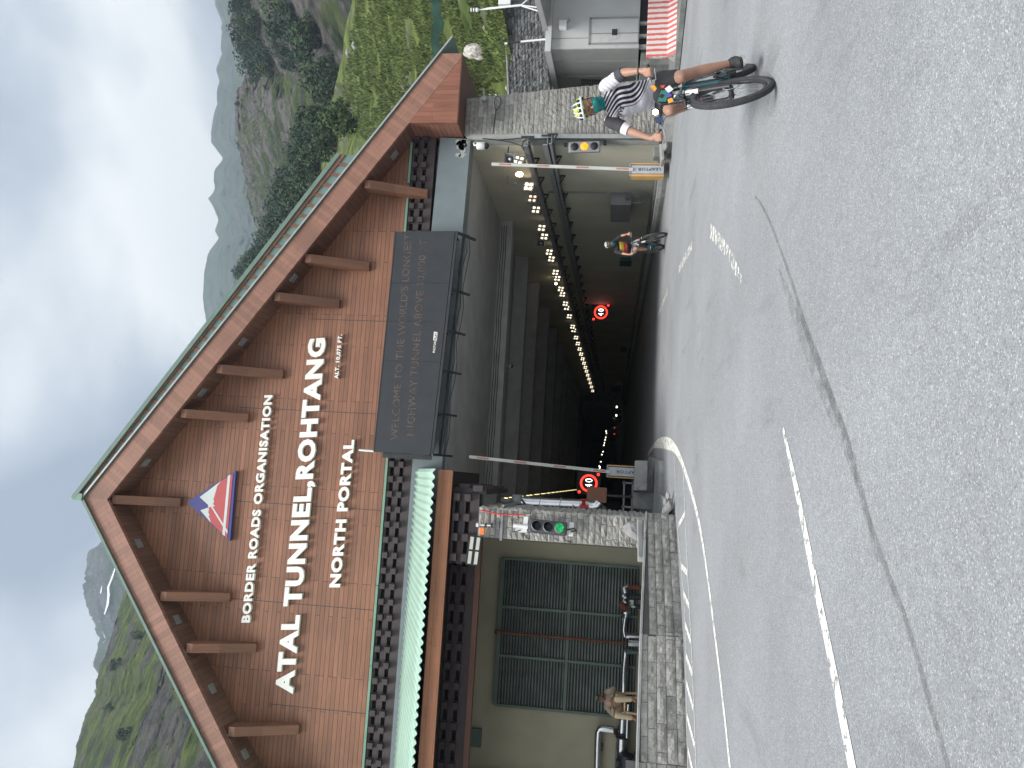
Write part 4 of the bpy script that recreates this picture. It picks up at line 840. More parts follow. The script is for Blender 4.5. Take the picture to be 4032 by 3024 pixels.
Rg = sorted([z3(a, b, 800, 0, .3164) for a, b in ((140, -60), (150, 60), (230, 260), (215, 330), (235, 400), (210, 520), (232, 660), (165, 880), (205, 1030), (170, 1170), (175, 1290), (130, 1430), (105, 1580))]+[z3(a, b, 800, 500, .3617) for a, b in ((75, 60), (85, 160), (210, 330), (120, 480), (112, 590), (130, 640), (55, 780), (110, 870), (160, 990), (125, 1120), (165, 1190), (80, 1320), (35, 1420), (5, 1640))]+[(1850, 800), (1700, 820)])
farR = Hill(Rg, [(1600, 1500), (3100, 1500)], [(1600, 2300), (3100, 1900)], [(1600, 900), (3100, 800)], .04, 170, rid=.9, jag=.0015, seed=1)
farR.mesh('far_mountain', T_far, 1250, 3500, 480, 90)
Bg = sorted([z3(a, b, 800, 0, .3164) for a, b in ((330, -60), (355, 60), (350, 300), (420, 430), (500, 560), (600, 700), (560, 900), (520, 1010), (430, 1100), (410, 1300), (405, 1500))]+[z3(a, b, 800, 500, .3617) for a, b in ((355, 40), (375, 200), (430, 450), (480, 700), (510, 900), (560, 1030), (600, 1100))]+[(1980, 1120), (1700, 1200)])
midR = Hill(Bg, [(1700, 1500), (2300, 1400), (2700, 1450), (3100, 1500)], [(1700, 560), (2500, 420), (3100, 340)], [(1700, 300), (3100, 130)], .055, 46, rid=1.2, jag=.004, seed=4, cliff=1.0)
midR.mesh('cliff_mountain', T_mid, 1500, 3450, 560, 230)
Cg = [(1500, 1050), (1800, 960), (1900, 958), (1990, 985), (2120, 1075), (2271, 1120), (2421, 1165), (2542, 1230), (2640, 1312), (2698, 1322), (2819, 1351), (2904, 1357), (3024, 1387), (3120, 1400)]
wt0, wt1 = Vector((22.39, 33, 7.39)), Vector((19.31, 36, 6.79)); wd = (wt1-wt0)
nearR = Hill(Cg, [(1500, 2050), (2300, 2050), (2656, 2036), (2845, 2005), (3024, 1971), (3120, 1955)], [(1500, 480), (1900, 430), (2271, 340), (2542, 220), (2700, 125), (3024, 88), (3120, 84)], [(1500, 60), (2300, 46), (2656, 38.8), (3024, 35.5), (3120, 34.5)], .013, 22, rid=.3, jag=.001, seed=2)
nearR.mesh('green_hillside', T_near, 1400, 3450, 400, 200)
Lg = sorted([z3(a, b, 300, 2200, .4967) for a, b in ((420, -260), (95, -60), (95, 60), (50, 220), (60, 320), (95, 380), (130, 460), (140, 560), (175, 640), (170, 720), (128, 830), (165, 900), (150, 1000), (150, 1080), (200, 1200), (260, 1400), (300, 1720))]+[(1300, 1300)])
farL = Hill(Lg, [(-80, 1500), (1200, 1500)], [(-80, 1300), (1200, 1500)], [(-80, 500), (1200, 600)], .04, 150, rid=1.0, jag=.005, seed=6)
farL.mesh('far_peak', T_far, -450, 1400, 380, 100)
Mg = sorted([z3(a, b, 300, 2200, .4967) for a, b in ((400, 200), (330, 450), (250, 700), (190, 850), (165, 950), (160, 1080), (100, 1180), (50, 1300), (25, 1400), (-40, 1720))]+[(1200, 700)])
nearL = Hill(Mg, [(-80, 1700), (1200, 1700)], [(-80, 280), (500, 360), (1200, 460)], [(-80, 80), (1200, 110)], .042, 36, rid=1.0, jag=.0015, seed=9, cliff=.6)
nearL.mesh('left_hillside', T_left, -450, 1300, 420, 200)
# snow patches on the far left peak
M['snow'] = mat('old snow', (.72, .75, .80), .8, var=.06)
for pts, w in (([(320, 60), (262, 180), (256, 240), (262, 290), (250, 350), (235, 440)], 3.5), ([(205, 230), (195, 270)], 4), ([(178, 470), (180, 505)], 4), ([(212, 580), (210, 630)], 3), ([(222, 655), (215, 670)], 3), ([(160, 1015), (185, 960)], 3)):
    g = MB(); V = []; q = [z3(a, b, 300, 2200, .4967) for a, b in pts]
    for i, (u, v) in enumerate(q):
        k = w*(.4 if i in (0, len(q)-1) else 1)
        for dv in (-k, k): p = farL.P(u, v=v+dv); V.append(p-ray(v, 3024-u)*(25/FPX))
    n_ = len(V); V += [v_+ray(300, 2600)*(20/FPX) for v_ in V]
    g.add(V, [(2*i, 2*i+2, 2*i+3, 2*i+1) for i in range(len(q)-1)]+[(n_+2*i, n_+2*i+1, n_+2*i+3, n_+2*i+2) for i in range(len(q)-1)]); struct('snow', g, M['snow'])
# grass and herbs on the near slope
def tufts(name, hill, n_, u0, u1, tmax, m, seed, smin=.18, smax=.5):
    r = random.Random(seed); g = MB()
    for _ in range(n_):
        u = r.uniform(u0, u1); t = r.uniform(.0, 1)**1.35*tmax; p = hill.P(u, t=t)
        if noise.noise(p*.35) > .33: continue
        D = p.length; s = r.uniform(smin, smax)*(.6+D/110)
        for k in range(3):
            a = r.uniform(0, 2*pi); w = s*.35; d = Vector((cos(a), sin(a), 0)); lean = Vector((r.uniform(-.4, .4), r.uniform(-.6, .1), 0))*s; e_ = p+Vector((r.uniform(-s, s), r.uniform(-s, s), -.05))*.5
            g.add([e_-d*w, e_+d*w, e_+d*w*.7+Vector((0, 0, s*.6))+lean*.5, e_+lean+Vector((0, 0, s))], [(0, 1, 2, 3)])
    return tag(g.build(name, m), 'lush green grass and herbs growing over the hillside above the rubble wall', 'grass', kind='stuff')
M['leafg'] = mat('herb leaves', (.125, .16, .055), .8, var=.5, scale=.22, island=.35, spec=.2, stretch=(1, 1, .35), dirt=((.055, .09, .035), .5, .54))
tufts('grass', nearR, 24000, 2480, 3110, .95, M['leafg'], 1, .09, .27)
# trees
M['bark'] = mat('bark', (.10, .08, .065), .9)
def crown_mesh(seed, tall, m):
    r = random.Random(seed); g = MB(); blobs = [(Vector((r.uniform(-.55, .55), r.uniform(-.55, .55), r.uniform(.35, 1.0)*tall)), r.uniform(.35, .62)) for _ in range(8)]
    for _ in range(620):
        c, rad = r.choice(blobs); v = Vector((r.gauss(0, 1), r.gauss(0, 1), r.gauss(0, 1))).normalized()*rad*r.uniform(.6, 1.08); v.z *= .85
        p = c+v; s = r.uniform(.035, .095); a = Vector((r.gauss(0, 1), r.gauss(0, 1), r.gauss(0, .6))).normalized(); b_ = a.cross(v+Vector((.01, .02, .03))).normalized()
        g.add([p-a*s-b_*s*.7, p+a*s-b_*s*.6, p+a*s*.8+b_*s, p-a*s*.7+b_*s*.8], [(0, 1, 2, 3)])
    return g
leafm = [mat('tree leaves %d' % i, c, .8, var=.3, scale=2.2, island=.4, spec=.2) for i, c in enumerate(((.040, .070, .034), (.055, .090, .035), (.032, .058, .036)))]
protos = []
for i in range(4):
    t = thing('hill_tree', 'x', 'tree'); o = crown_mesh(30+i, (1.5, 1.15, 1.8, 1.3)[i], None).build('crown', leafm[i % 3]); o.parent = t
    g = MB(); g.tube([(0, 0, -.4), (.03, 0, .5), (.0, .05, 1.1)], [.09, .06, .025], 6)
    for a in range(4): g.tube([(0, 0, .5+.1*a), (.35*cos(a*1.7), .35*sin(a*1.7), .8+.1*a)], [.035, .012], 5)
    o = g.build('trunk', M['bark']); o.parent = t; protos.append(t)
used = set()
def plant(hill, u, v, s, label, grp, rr):
    i = rr.randrange(4); t = protos[i] if i not in used else copy_tree(protos[i]); used.add(i)
    p = hill.P(u, v=v); t.location = p-Vector((0, 0, .1*s)); t.scale = (s, s, s*rr.uniform(.85, 1.2)); t.rotation_euler = (0, 0, rr.uniform(0, 6)); tag(t, label, 'tree', grp)
rr = random.Random(77)
c_ = 0
while c_ < 190:
    u = rr.uniform(1930, 2600); vr = interp(Cg, u); v = vr+abs(rr.gauss(0, 1))*75-2
    if u > 2450 and v < 1230+(2600-u)*.2: v += 30
    D = 1/((1-(interp(nearR.foot, u)-v)/(interp(nearR.foot, u)-vr))*.02+1/interp(nearR.dr, u))
    plant(nearR, u, v, rr.uniform(2.4, 4.6)*(interp(nearR.dr, u)/340)**.8, 'dark green bushy tree in the belt of trees along the hillside behind the roof', 'trees along the hillside', rr); c_ += 1
spots = [z3(a, b, 800, 0, .3164) for a, b in ((540, 40), (600, 90), (680, 60), (720, 150), (640, 160), (760, 100), (560, 130), (560, 560), (620, 600), (700, 620), (760, 590), (660, 520), (740, 680), (600, 660), (720, 800), (780, 760), (830, 800), (1080, 220), (1130, 260), (1050, 260), (1180, 240), (1120, 520), (1160, 470), (1230, 430), (1480, 420), (1520, 480), (1400, 330), (1500, 880), (1560, 900), (700, 260), (650, 300), (720, 330), (680, 400), (900, 760), (960, 520), (1280, 640), (1640, 1080), (1700, 1040))]
for u, v in spots:
    for k in range(2): plant(midR, u+rr.gauss(0, 9), v+rr.gauss(0, 8), rr.uniform(2.6, 5.2), 'dark tree clinging to the rocky cliff mountain on the right', 'trees on the cliff mountain', rr)
for a, b in ((370, 830), (330, 860), (300, 1190), (420, 1400), (540, 600)):
    u, v = z3(a, b, 300, 2200, .4967); plant(nearL, u, v, rr.uniform(1.8, 3.0), 'bright green tree on the rocky slope left of the gable', 'trees on the left slope', rr)
for i, p in enumerate(protos):
    if i not in used: bpy.data.objects.remove(p)
# boulders, hut, shade net
for k, (x, y, s, sq, lab) in enumerate(((1884, 199, .95, (.8, .6, 1.25), 'large pale boulder on the grassy slope above the rubble wall'), (1852, 222, .72, (.6, .5, 1.15), 'smaller pointed pale boulder leaning beside the large one on the slope'))):
    rock(nearR.P(3024-y, v=x+8), s*.8, M['boulder'], lab, 'boulder', sq=sq, seed=40+k, name='boulder')
rr = random.Random(5)
for k in range(34):
    u = rr.uniform(2640, 3010); v = interp(nearR.foot, u)-abs(rr.gauss(0, 1))*45-4
    rock(nearR.P(u, v=v)+Vector((0, 0, .03)), rr.uniform(.06, .17), M['boulder'], 'small whitish stone scattered in the grass above the rubble wall', 'stone', 'white stones in the grass', sq=(1, .8, .7), seed=60+k, name='stone')
for k, (a, b, s) in enumerate(((1060, 300, .13), (1090, 270, .1), (960, 300, .16), (1900, 560, .6), (1830, 640, .7), (1930, 250, .3))): 
    u, v = z3(a, b, 1750 if a < 1500 else 800, 0, .1808 if a < 1500 else .3164); rock(nearR.P(u, v=v), s, M['boulder'] if a < 1500 else M['greyrock'], 'pale rock half buried in the grassy slope near the top of the rubble wall' if a < 1500 else 'grey rock outcrop in the grass high on the near slope', 'rock', 'rocks in the slope' if a < 1500 else 'outcrops high on the slope', seed=90+k, sq=(1, .8, .8))
g = MB(); V = []
for i in range(41):
    u = 2760+(3040-2760)*i/40; v = 1742+3*sin(i*.3); p = nearR.P(u, v=v); V += [p+Vector((0, 0, -.2)), p+Vector((0, -.1, .75+.05*sin(i*.7)))]
g.add(V, [(2*i, 2*i+2, 2*i+3, 2*i+1) for i in range(40)]); o = g.build('shade_net', M['net']); sm = o.modifiers.new('t', 'SOLIDIFY'); sm.thickness = .03; tag(o, 'long dark green shade net fence running across the grassy slope', 'fence')
hp = nearR.P(2202, v=1165); D = hp.length; hp = hp+Vector((0, 0, 1.2))
ht = thing('hut', 'small hut with a pale pointed tin roof among the trees just above the main roof', 'hut', hp); g = MB(); g.lathe((0, 0, 0), [(0, .0125*D), (.0125*D, 0), (.0125*D, -.1), (0, -.08)], (0, 0, 1), 4); o = g.build('roof', M['steel']); o.data.polygons.foreach_set('use_smooth', [False]*len(o.data.polygons)); o.parent = ht; o.rotation_euler = (0, 0, .5)
g = MB(); g.box((0, 0, -2), (.016*D, .016*D, 4)); o = g.build('wall', M['concd']); o.parent = ht; o.rotation_euler = (0, 0, .5)

# ================================================================ right side: rubble wall, booth, barrier
ux = wd.normalized(); ux = Vector((ux.x, ux.y, 0)).normalized(); a0 = wt0-ux*7.5; a0.z = 3.6; nr_ = Vector((ux.y, -ux.x, 0));
if nr_.y > 0: nr_ = -nr_
wall = thing('rubble_wall', 'dark dry stone retaining wall at the foot of the green hillside behind the white cabin', 'stone wall', a0)
g = MB(); courses(g, a0, ux, (0, 0, 1), 17, 3.55, row=.17, smin=.12, smax=.42, nrm=nr_, dep=.05, seed=33, irr=.02); o = g.build('stones', M['dry']); reparent(wall, o)
g = MB(); g.prism([a0-nr_*.02, a0+ux*17-nr_*.02, a0+ux*17-nr_*.02+Vector((0, 0, 3.55)), a0-nr_*.02+Vector((0, 0, 3.55))], -nr_*.6); o = g.build('core', M['voidm']); reparent(wall, o)
g = MB(); g.prism([a0+nr_*.06+Vector((0, 0, 3.56)), a0+ux*17+nr_*.06+Vector((0, 0, 3.56)), a0+ux*17-nr_*.5+Vector((0, 0, 3.56)), a0-nr_*.5+Vector((0, 0, 3.56))], (0, 0, .07)); o = g.build('coping', M['conc']); reparent(wall, o)
g = MB(); g.prism([(14.2, 33, 3.0), (30, 20, 3.0), (30, 40, 3.0), (14.2, 46, 3.0)], (0, 0, .6)); struct('upper_terrace', g, M['concd'])
lg = zat(925, 720, 1700, 0, .4973, 1, 30); g = MB(); g.span((lg.x-2, 30, 3.2), (lg.x+3.0, 30.5, lg.z)); tag(g.build('concrete_ledge', M['conc']), 'concrete ledge between the rubble wall and the back of the cabin', 'ledge')
g = MB(); g.span((12.0, 20.8, .1), (30, 23, .95)); g.span((13.2, 23, .1), (30, 33, .95)); struct('booth_terrace', g, M['concd'])
booth = thing('cabin', 'white grey prefabricated cabin on a plinth beside the right stone pier', 'cabin', (13.5, 21.5, 1.02))
def bp_(mb, name, m, **k): o = mb.build(name, m, **k); reparent(booth, o); return o
zb0, zb1 = 1.03, 3.5
g = MB(); g.prism([(12.26, 20.4, zb0), (14.05, 20.4, zb0), (16.9, 20.4, zb0), (16.9, 25, zb0), (13.05, 24.9, zb0)], (0, 0, zb1-zb0)); bp_(g, 'body', M['boothg'])
g = MB(); g.span((12.27, 20.37, zb0), (13.98, 20.40, zb1)); bp_(g, 'front_panel', M['booth'])
g = MB(); g.prism([(12.1, 20.2, zb1), (14.0, 20.2, zb1), (14.0, 25.1, zb1), (12.95, 25.1, zb1)], (0, 0, .17)); bp_(g, 'roof_edge', M['booth'])
def fz(X, Y, yy=20.36): return zat(X, Y, 2050, 0, .3164, 1, yy)
g = MB(); P = [fz(870, 235), fz(885, 555), fz(1460, 520), fz(1475, 185)]; P = [Vector((q.x, 20.365, q.z)) for q in P]
x0, x1, z0, z1 = P[1].x, P[0].x, P[2].z, P[0].z; g.span((x0, 20.33, z0), (x1, 20.37, z1)); d = bp_(g, 'door', M['booth'])
g = MB(); xs_, zs_ = x0+.12, z0+.02
for a, b in (((x0-.02, z0), (x0+.03, z1)), ((x1-.03, z0), (x1+.02, z1)), ((x0-.02, z1-.03), (x1+.02, z1+.03)), ((x0+.30, z0), (x0+.32, z1))): g.span((a[0], 20.318, a[1]), (b[0], 20.331, b[1]))
o = g.build('door_frame', M['steelp']); reparent(booth, o)
q = fz(1180, 410); g = MB(); g.span((q.x-.09, 20.31, q.z-.05), (q.x+.09, 20.325, q.z+.1)); g.span((q.x-.06, 20.28, q.z), (q.x+.04, 20.31, q.z+.03)); o = g.build('door_handle', M['dark']); reparent(booth, o)
g = MB(); P0, P1 = fz(480, 380), fz(578, 285); g.span((P0.x, 20.2, P1.z), (P1.x, 20.37, P0.z)); bp_(g, 'junction_box', M['white'], bevel=.01)
g = MB(); q = fz(578, 285); g.tube([q, q+Vector((.08, 0, -.08)), q+Vector((.2, .02, -.02)), q+Vector((.3, .04, .1))], .008, 5); bp_(g, 'cable', M['dark'])
g = MB()
for Y in (475, ): q = fz(640, Y); g.span((q.x-.008, 20.36, 2.45), (q.x+.008, 20.375, zb1))
# seams of the side wall
for yy in (21.3, 22.5): g.span((12.26+(yy-20.4)*.1755-.02, yy-.012, zb0), (12.26+(yy-20.4)*.1755+.03, yy+.012, zb1))
bp_(g, 'panel_seam', M['steelp'])
g = MB(); vg = at(2050+865*.3164, 1040*.3164, 0, 12.85); print('VENT', vg)
def sideat(X, Y):
    d = ray(2050+X*.3164, Y*.3164); o = Vector((0, 0, EYE)); k = .1755; t = (12.26-20.4*k-o.x+k*o.y)/(d.x-k*d.y); return o+d*t
A, B_ = sideat(750, 1090), sideat(985, 985); A2, B2 = sideat(750, 985), sideat(985, 1090); sn = Vector((-.985, .173, 0))*.02
P = [q+sn for q in (A, A2, B_, B2)]; g.prism(P, -sn*.8); bp_(g, 'vent_grille', M['dark'])
g = MB()
for i in range(1, 9):
    for (p_, q_) in ((P[0].lerp(P[3], i/9), P[1].lerp(P[2], i/9)),): g.beam(p_+sn*.2, q_+sn*.2, .012, .012)
for i in range(1, 4): g.beam(P[0].lerp(P[1], i/4)+sn*.3, P[3].lerp(P[2], i/4)+sn*.3, .012, .012)
bp_(g, 'vent_bars', M['steelp'])
# second, taller section with a projecting roof
pw = at(2181, 47, 1, 20.2); g = MB(); g.span((13.99, 20.15, zb0), (17, 20.39, pw.z+.2)); bp_(g, 'annex_wall', M['booth'])
g = MB()
for x in (14.15, 14.45, 14.9): g.span((x, 20.135, zb0), (x+.03, 20.152, pw.z))
bp_(g, 'annex_seam', M['steelp'])
pf = at(2154, 119, 2, pw.z+.02); pg = at(2123, 0, 2, pw.z+.02); print('ROOFEDGE', pw, pf, pg)
g = MB(); g.prism([(pw.x-.35, 20.3, pw.z+.2), (pf.x, pf.y, pw.z+.02), (pf.x+(pg.x-pf.x)*4, pf.y+(pg.y-pf.y)*4, pw.z+.02), (18, 24, pw.z+.3), (pw.x-.35, 24, pw.z+.3)], (0, 0, .09)); bp_(g, 'annex_roof', M['steelp'])
g = MB(); g.beam((pf.x, pf.y-.02, pw.z+.06), (pf.x+(pg.x-pf.x)*4, pf.y+(pg.y-pf.y)*4-.02, pw.z+.06), .05, .13); bp_(g, 'annex_roof_edge', M['booth'])
g = MB(); g.span((12.35, 20.5, .75), (17, 20.6, 1.03)); bp_(g, 'underside_shade', M['voidm'])  # near-black box, the shade under the cabin put into its colour
g = MB()
for x in (12.3, 12.62, 13.0, 14.1): g.span((x, 20.42, .14), (x+.09, 20.52, 1.03))
bp_(g, 'support_post', M['conc'])
g = MB(); g.span((12.2, 20.45, .13), (17, 20.8, .76)); bp_(g, 'plinth', M['conc'])
# masts behind the cabin
def m6(X, Y, yy=20.9): return zat(X, Y, 1750, 0, .1808, 1, yy)
mt = thing('mast', 'thin white mast with a small weather sensor head and splayed legs on the cabin roof', 'mast', m6(2110, 165))
g = MB(); g.tube([m6(750, 215), m6(900, 195), m6(910, 193), m6(1700, 110)], [.018, .018, .03, .032], 8); g.tube([m6(1690, 130), m6(2115, 262)], .022, 6); g.tube([m6(1690, 118), m6(2095, 168)], .022, 6); g.tube([m6(1690, 100), m6(1850, -45)], .022, 6); o = g.build('pole', M['white']); reparent(mt, o)
g = MB(); a = m6(745, 215); g.lathe(a, [(0, 0), (.06, 0), (.06, .08), (.04, .09), (.04, .12), (.055, .12), (.055, .16), (.03, .17), (.03, .2), (.06, .2), (.055, .24), (0, .25)], (.02, 0, 1), 16); o = g.build('sensor_head', M['white']); reparent(mt, o)
g = MB(); g.torus(a+Vector((0, 0, .1)), .045, .016, (0, 0, 1), 16, 6); g.torus(a+Vector((0, 0, .18)), .04, .016, (0, 0, 1), 16, 6); o = g.build('band', M['black']); reparent(mt, o)
mt = thing('mast', 'plain white pole with a black section rising behind the cabin', 'mast', m6(2212, 855))
g = MB(); g.tube([m6(1310, 950), m6(1370, 945)], .03, 8); g.tube([m6(1660, 908), m6(2330, 842)], .03, 8); o = g.build('pole', M['white']); reparent(mt, o)
g = MB(); g.tube([m6(1370, 945), m6(1665, 908)], .024, 8); o = g.build('sleeve', M['black']); reparent(mt, o)
g = MB(); g.span(m6(1430, 80, 21.0), m6(1200, -60, 21.15)); tag(g.build('antenna_panel', M['white'], bevel=.01), 'white box shaped panel at the edge of the view in front of the rubble wall', 'panel')
# striped barrier
def striped():
    m, t, b = newmat('red white stripes'); n = t.nodes.new; l = t.links.new; setp(b, .55)
    tcn = n('ShaderNodeTexCoord'); s_ = n('ShaderNodeSeparateXYZ'); l(tcn.outputs['Object'], s_.inputs[0]); q = n('ShaderNodeTexNoise'); q.inputs['Scale'].default_value = 9; q.inputs['Detail'].default_value = 6; l(tcn.outputs['Object'], q.inputs[0])
    a = n('ShaderNodeMath'); a.operation = 'MULTIPLY_ADD'; a.inputs[1].default_value = .02; l(q.outputs[0], a.inputs[0]); l(s_.outputs[0], a.inputs[2])
    w = n('ShaderNodeMath'); w.operation = 'MULTIPLY'; w.inputs[1].default_value = 2*pi/.142; l(a.outputs[0], w.inputs[0]); sn_ = n('ShaderNodeMath'); sn_.operation = 'SINE'; l(w.outputs[0], sn_.inputs[0])
    q2 = n('ShaderNodeTexNoise'); q2.inputs['Scale'].default_value = 5; q2.inputs['Detail'].default_value = 8; q2.inputs['Roughness'].default_value = .7; l(tcn.outputs['Object'], q2.inputs[0])
    k = n('ShaderNodeMath'); k.operation = 'MULTIPLY_ADD'; k.inputs[1].default_value = -2.6; l(q2.outputs[0], k.inputs[0]); l(sn_.outputs[0], k.inputs[2]); r = n('ShaderNodeMapRange'); r.inputs[1].default_value = -1.3; r.inputs[2].default_value = -1.05; l(k.outputs[0], r.inputs[0])
    x = n('ShaderNodeMix'); x.data_type = 'RGBA'; x.inputs[6].default_value = (.60, .57, .55, 1); x.inputs[7].default_value = (.55, .11, .10, 1); l(r.outputs[0], x.inputs[0])
    q3 = n('ShaderNodeTexNoise'); q3.inputs['Scale'].default_value = 4; q3.inputs['Detail'].default_value = 9; q3.inputs['Roughness'].default_value = .8; l(tcn.outputs['Object'], q3.inputs[0]); r3 = n('ShaderNodeMapRange'); r3.inputs[1].default_value = .6; r3.inputs[2].default_value = .68; r3.inputs[4].default_value = .6; l(q3.outputs[0], r3.inputs[0])
    y = n('ShaderNodeMix'); y.data_type = 'RGBA'; y.inputs[7].default_value = (.2, .19, .18, 1); l(r3.outputs[0], y.inputs[0]); l(x.outputs[2], y.inputs[6]); l(y.outputs[2], b.inputs['Base Color']); return m
jt = thing('striped_barrier', 'battered red and white striped road barrier in front of the cabin', 'barrier', (11.6, 18.5, 0), (0, 0, R(-2)))
g = MB(); pf_ = [(-.02, .86), (.06, .86), (.08, .3), (.3, .1), (.3, .06), (-.28, .06), (-.28, .12), (-.05, .34)]
g.prism([(-.72, y, z) for y, z in pf_], (4.0, 0, 0)); o = g.build('body', striped(), bevel=.015); o.parent = jt
g = MB()
for x in (-.4, .6, 1.9, 3.0): g.box((x, -.1, .03), (.3, .3, .08))
o = g.build('feet', M['black']); o.parent = jt
# ================================================================ planter wall on the left, guard's bay
pts = [Vector((-.52, 15.9, 0)), Vector((-2.49, 13.66, 0)), Vector((-4.16, 12.46, 0)), Vector((-7.0, 10.6, 0))]
pw_ = thing('planter_wall', 'low wall of rough grey stone blocks with a pale coping along the left road edge', 'stone wall', (-2.5, 13.7, 0)); g = MB(); gb = MB(); gc = MB(); H = [.56, .68, .72, .74]
for i in range(3):
    a, b = pts[i], pts[i+1]; u_ = (b-a); L_ = u_.length; u_.normalize(); n_ = Vector((-u_.y, u_.x, 0))
    if n_.y > 0: n_ = -n_
    courses(g, a+Vector((0, 0, .0)), u_, (0, 0, 1), L_, min(H[i], H[i+1])+.02*i, row=.142, smin=.25, smax=.6, nrm=n_, dep=.035, seed=50+i)
    gb.prism([a, b, b+Vector((0, 0, H[i+1]-.01)), a+Vector((0, 0, H[i]-.01))], -n_*.3)
    gc.prism([a+n_*.05+Vector((0, 0, H[i])), b+n_*.05+Vector((0, 0, H[i+1])), b-n_*.32+Vector((0, 0, H[i+1])), a-n_*.32+Vector((0, 0, H[i]))], (0, 0, .035))
a = pts[0]; courses(g, a+Vector((-.0, 0, 0)), (-.3, .95, 0), (0, 0, 1), .5, .5, row=.142, nrm=(.95, .3, 0), dep=.035, seed=59)
for nm, b_, m in (('stones', g, M['stone']), ('core', gb, M['stoneb']), ('coping', gc, M['conc'])): o = b_.build(nm, m); reparent(pw_, o)
for k, (x, y, s) in enumerate(((-.45, 16.3, .16), (-.35, 16.0, .12), (-.6, 16.5, .2), (-.3, 16.6, .13), (-.15, 16.4, .09), (-.5, 16.8, .14))):
    rock((x, y, .12), s, M['greyrock'], 'broken stone in the crumbled end of the low stone wall', 'rubble', 'rubble at the end of the low wall', seed=110+k, name='rubble')
p = zat(1920, 800, 1800, 1800, .3617, 1, 16.9); rock(p+Vector((0, 0, -.1)), .36, M['greyrock'], 'large grey boulder leaning at the foot of the left stone pier', 'boulder', sq=(.75, .6, 1.0), seed=130, name='boulder')
g = MB(); p0 = zat(1990, 700, 1800, 1800, .3617, 1, 16.4); p1 = zat(2000, 1120, 1800, 1800, .3617, 1, 15.6); g.beam(p0, p1, .14, .12); tag(g.build('stone_slab', M['conc'], bevel=.02), 'rounded concrete slab edge lying behind the coping of the low wall below the boulder', 'slab')
# louvre window
def lv(X, Y): return zat(X, Y, 1400, 1900, .6777, 1, YW-.02)
a, b, c, d = lv(860, 440), lv(812, 1290), lv(1655, 1360), lv(1640, 492); xl, xr_ = (b.x+c.x)/2, (a.x+d.x)/2; zt = (a.z+b.z)/2; zbm = .42; print('LOUV', a, b, c, d)
lw = thing('louvre_window', 'large dark green louvred window of six bays in the beige wall', 'louvre window', ((xl+xr_)/2, YW, zbm))
g = MB(); g.span((xl, YW-.03, zbm), (xr_, YW-.005, zt)); o = g.build('void', M['voidm']); reparent(lw, o)
zm = lv(1240, 745).z; xs3 = [xl, xl+(xr_-xl)/3, xl+(xr_-xl)*2/3, xr_]
g = MB()
for x in xs3: g.span((x-.035, YW-.14, zbm), (x+.035, YW-.031, zt))
g.span((xl, YW-.15, zt-.06), (xr_, YW-.031, zt+.06)); g.span((xl, YW-.145, zm-.04), (xr_, YW-.031, zm+.04)); o = g.build('frame', M['louvf']); reparent(lw, o)
for i in range(3):
    for (z0, z1) in ((zbm, zm-.04), (zm+.04, zt-.06)):
        g = MB(); n_ = int((z1-z0)/.082)
        for k in range(n_):
            z = z0+(k+.5)*(z1-z0)/n_; g.beam((xs3[i]+.036, YW-.08, z), (xs3[i+1]-.036, YW-.08, z), .046, .012, (0, -.78, .62))
        o = g.build('slats', M['louv']); reparent(lw, o)
def wp(X, Y, yy): return zat(X, Y, 1400, 1900, .6777, 1, yy)
g = MB(); g.tube([wp(820, 868, 21.75), wp(1580, 935, 21.75)], .035, 8); g.ball(wp(822, 868, 21.75), .07); tag(g.build('rusty_pipe', M['rust']), 'thin rusty red vertical pipe in front of the louvred window', 'pipe')
def gp(X, Y, yy): return zat(X, Y, 2200, 2650, .2255, 1, yy)
t = thing('silver_pipe', 'long horizontal silver clad pipe with flanges running behind the seated guard', 'pipe', gp(1100, 800, 21.6))
g = MB(); g.tube([wp(1560, 780, 21.6), wp(1555, 855, 21.6), wp(1575, 890, 21.6), wp(1680, 892, 21.6)], .085, 12); g.tube([wp(1570, 975, 21.6), gp(1140, 0, 21.6), gp(1120, 800, 21.6)], .085, 12); g.tube([gp(1118, 800, 21.6), gp(1105, 1050, 21.6)], .12, 12); g.tube([gp(1112, 1050, 21.6), gp(1100, 1110, 21.6)], .09, 12); g.tube([gp(1105, 1110, 21.6), gp(1090, 1500, 21.6), gp(1075, 1800, 21.6)], .16, 14); o = g.build('jacket', M['alu']); reparent(t, o)
g = MB()
for Y in (1060, 1115, 1500): g.torus(gp(1105, Y, 21.6), .15, .03, (1, 0, 0), 20, 6)
o = g.build('flange', M['dark']); reparent(t, o)
g = MB(); g.tube([gp(1215, 540, 21.4), gp(1200, 800, 21.4), gp(1190, 1130, 21.4)], .055, 10); tag(g.build('silver_pipe', M['alu']), 'thinner lower silver pipe with a dark end behind the guard chair', 'pipe')
g = MB(); g.tube([wp(1585, 935, 21.5), wp(1680, 940, 21.5)], .09, 12); tag(g.build('pipe_stub', M['alu']), 'short upright silver pipe stub at the bottom of the rusty red pipe', 'pipe')
g = MB(); g.tube([wp(1570, 975, 21.6), wp(1575, 982, 21.5), wp(1680, 988, 21.5)], .065, 10); tag(g.build('pipe_stub', M['louvf']), 'short upright grey green pipe leg where the long silver pipe begins', 'pipe')
t = thing('elbow_pipe', 'silver clad pipe bend with a valve on the beige wall left of the guard', 'pipe', gp(980, 1000, 21.7))
g = MB(); g.tube([gp(950, 995, 21.7), gp(780, 975, 21.7), gp(715, 980, 21.7), gp(690, 1020, 21.7), gp(680, 1200, 21.7), gp(665, 1800, 21.7)], .095, 12); o = g.build('jacket', M['alu']); reparent(t, o)
g = MB(); g.tube([gp(955, 995, 21.7), gp(1085, 1010, 21.7)], .05, 8)
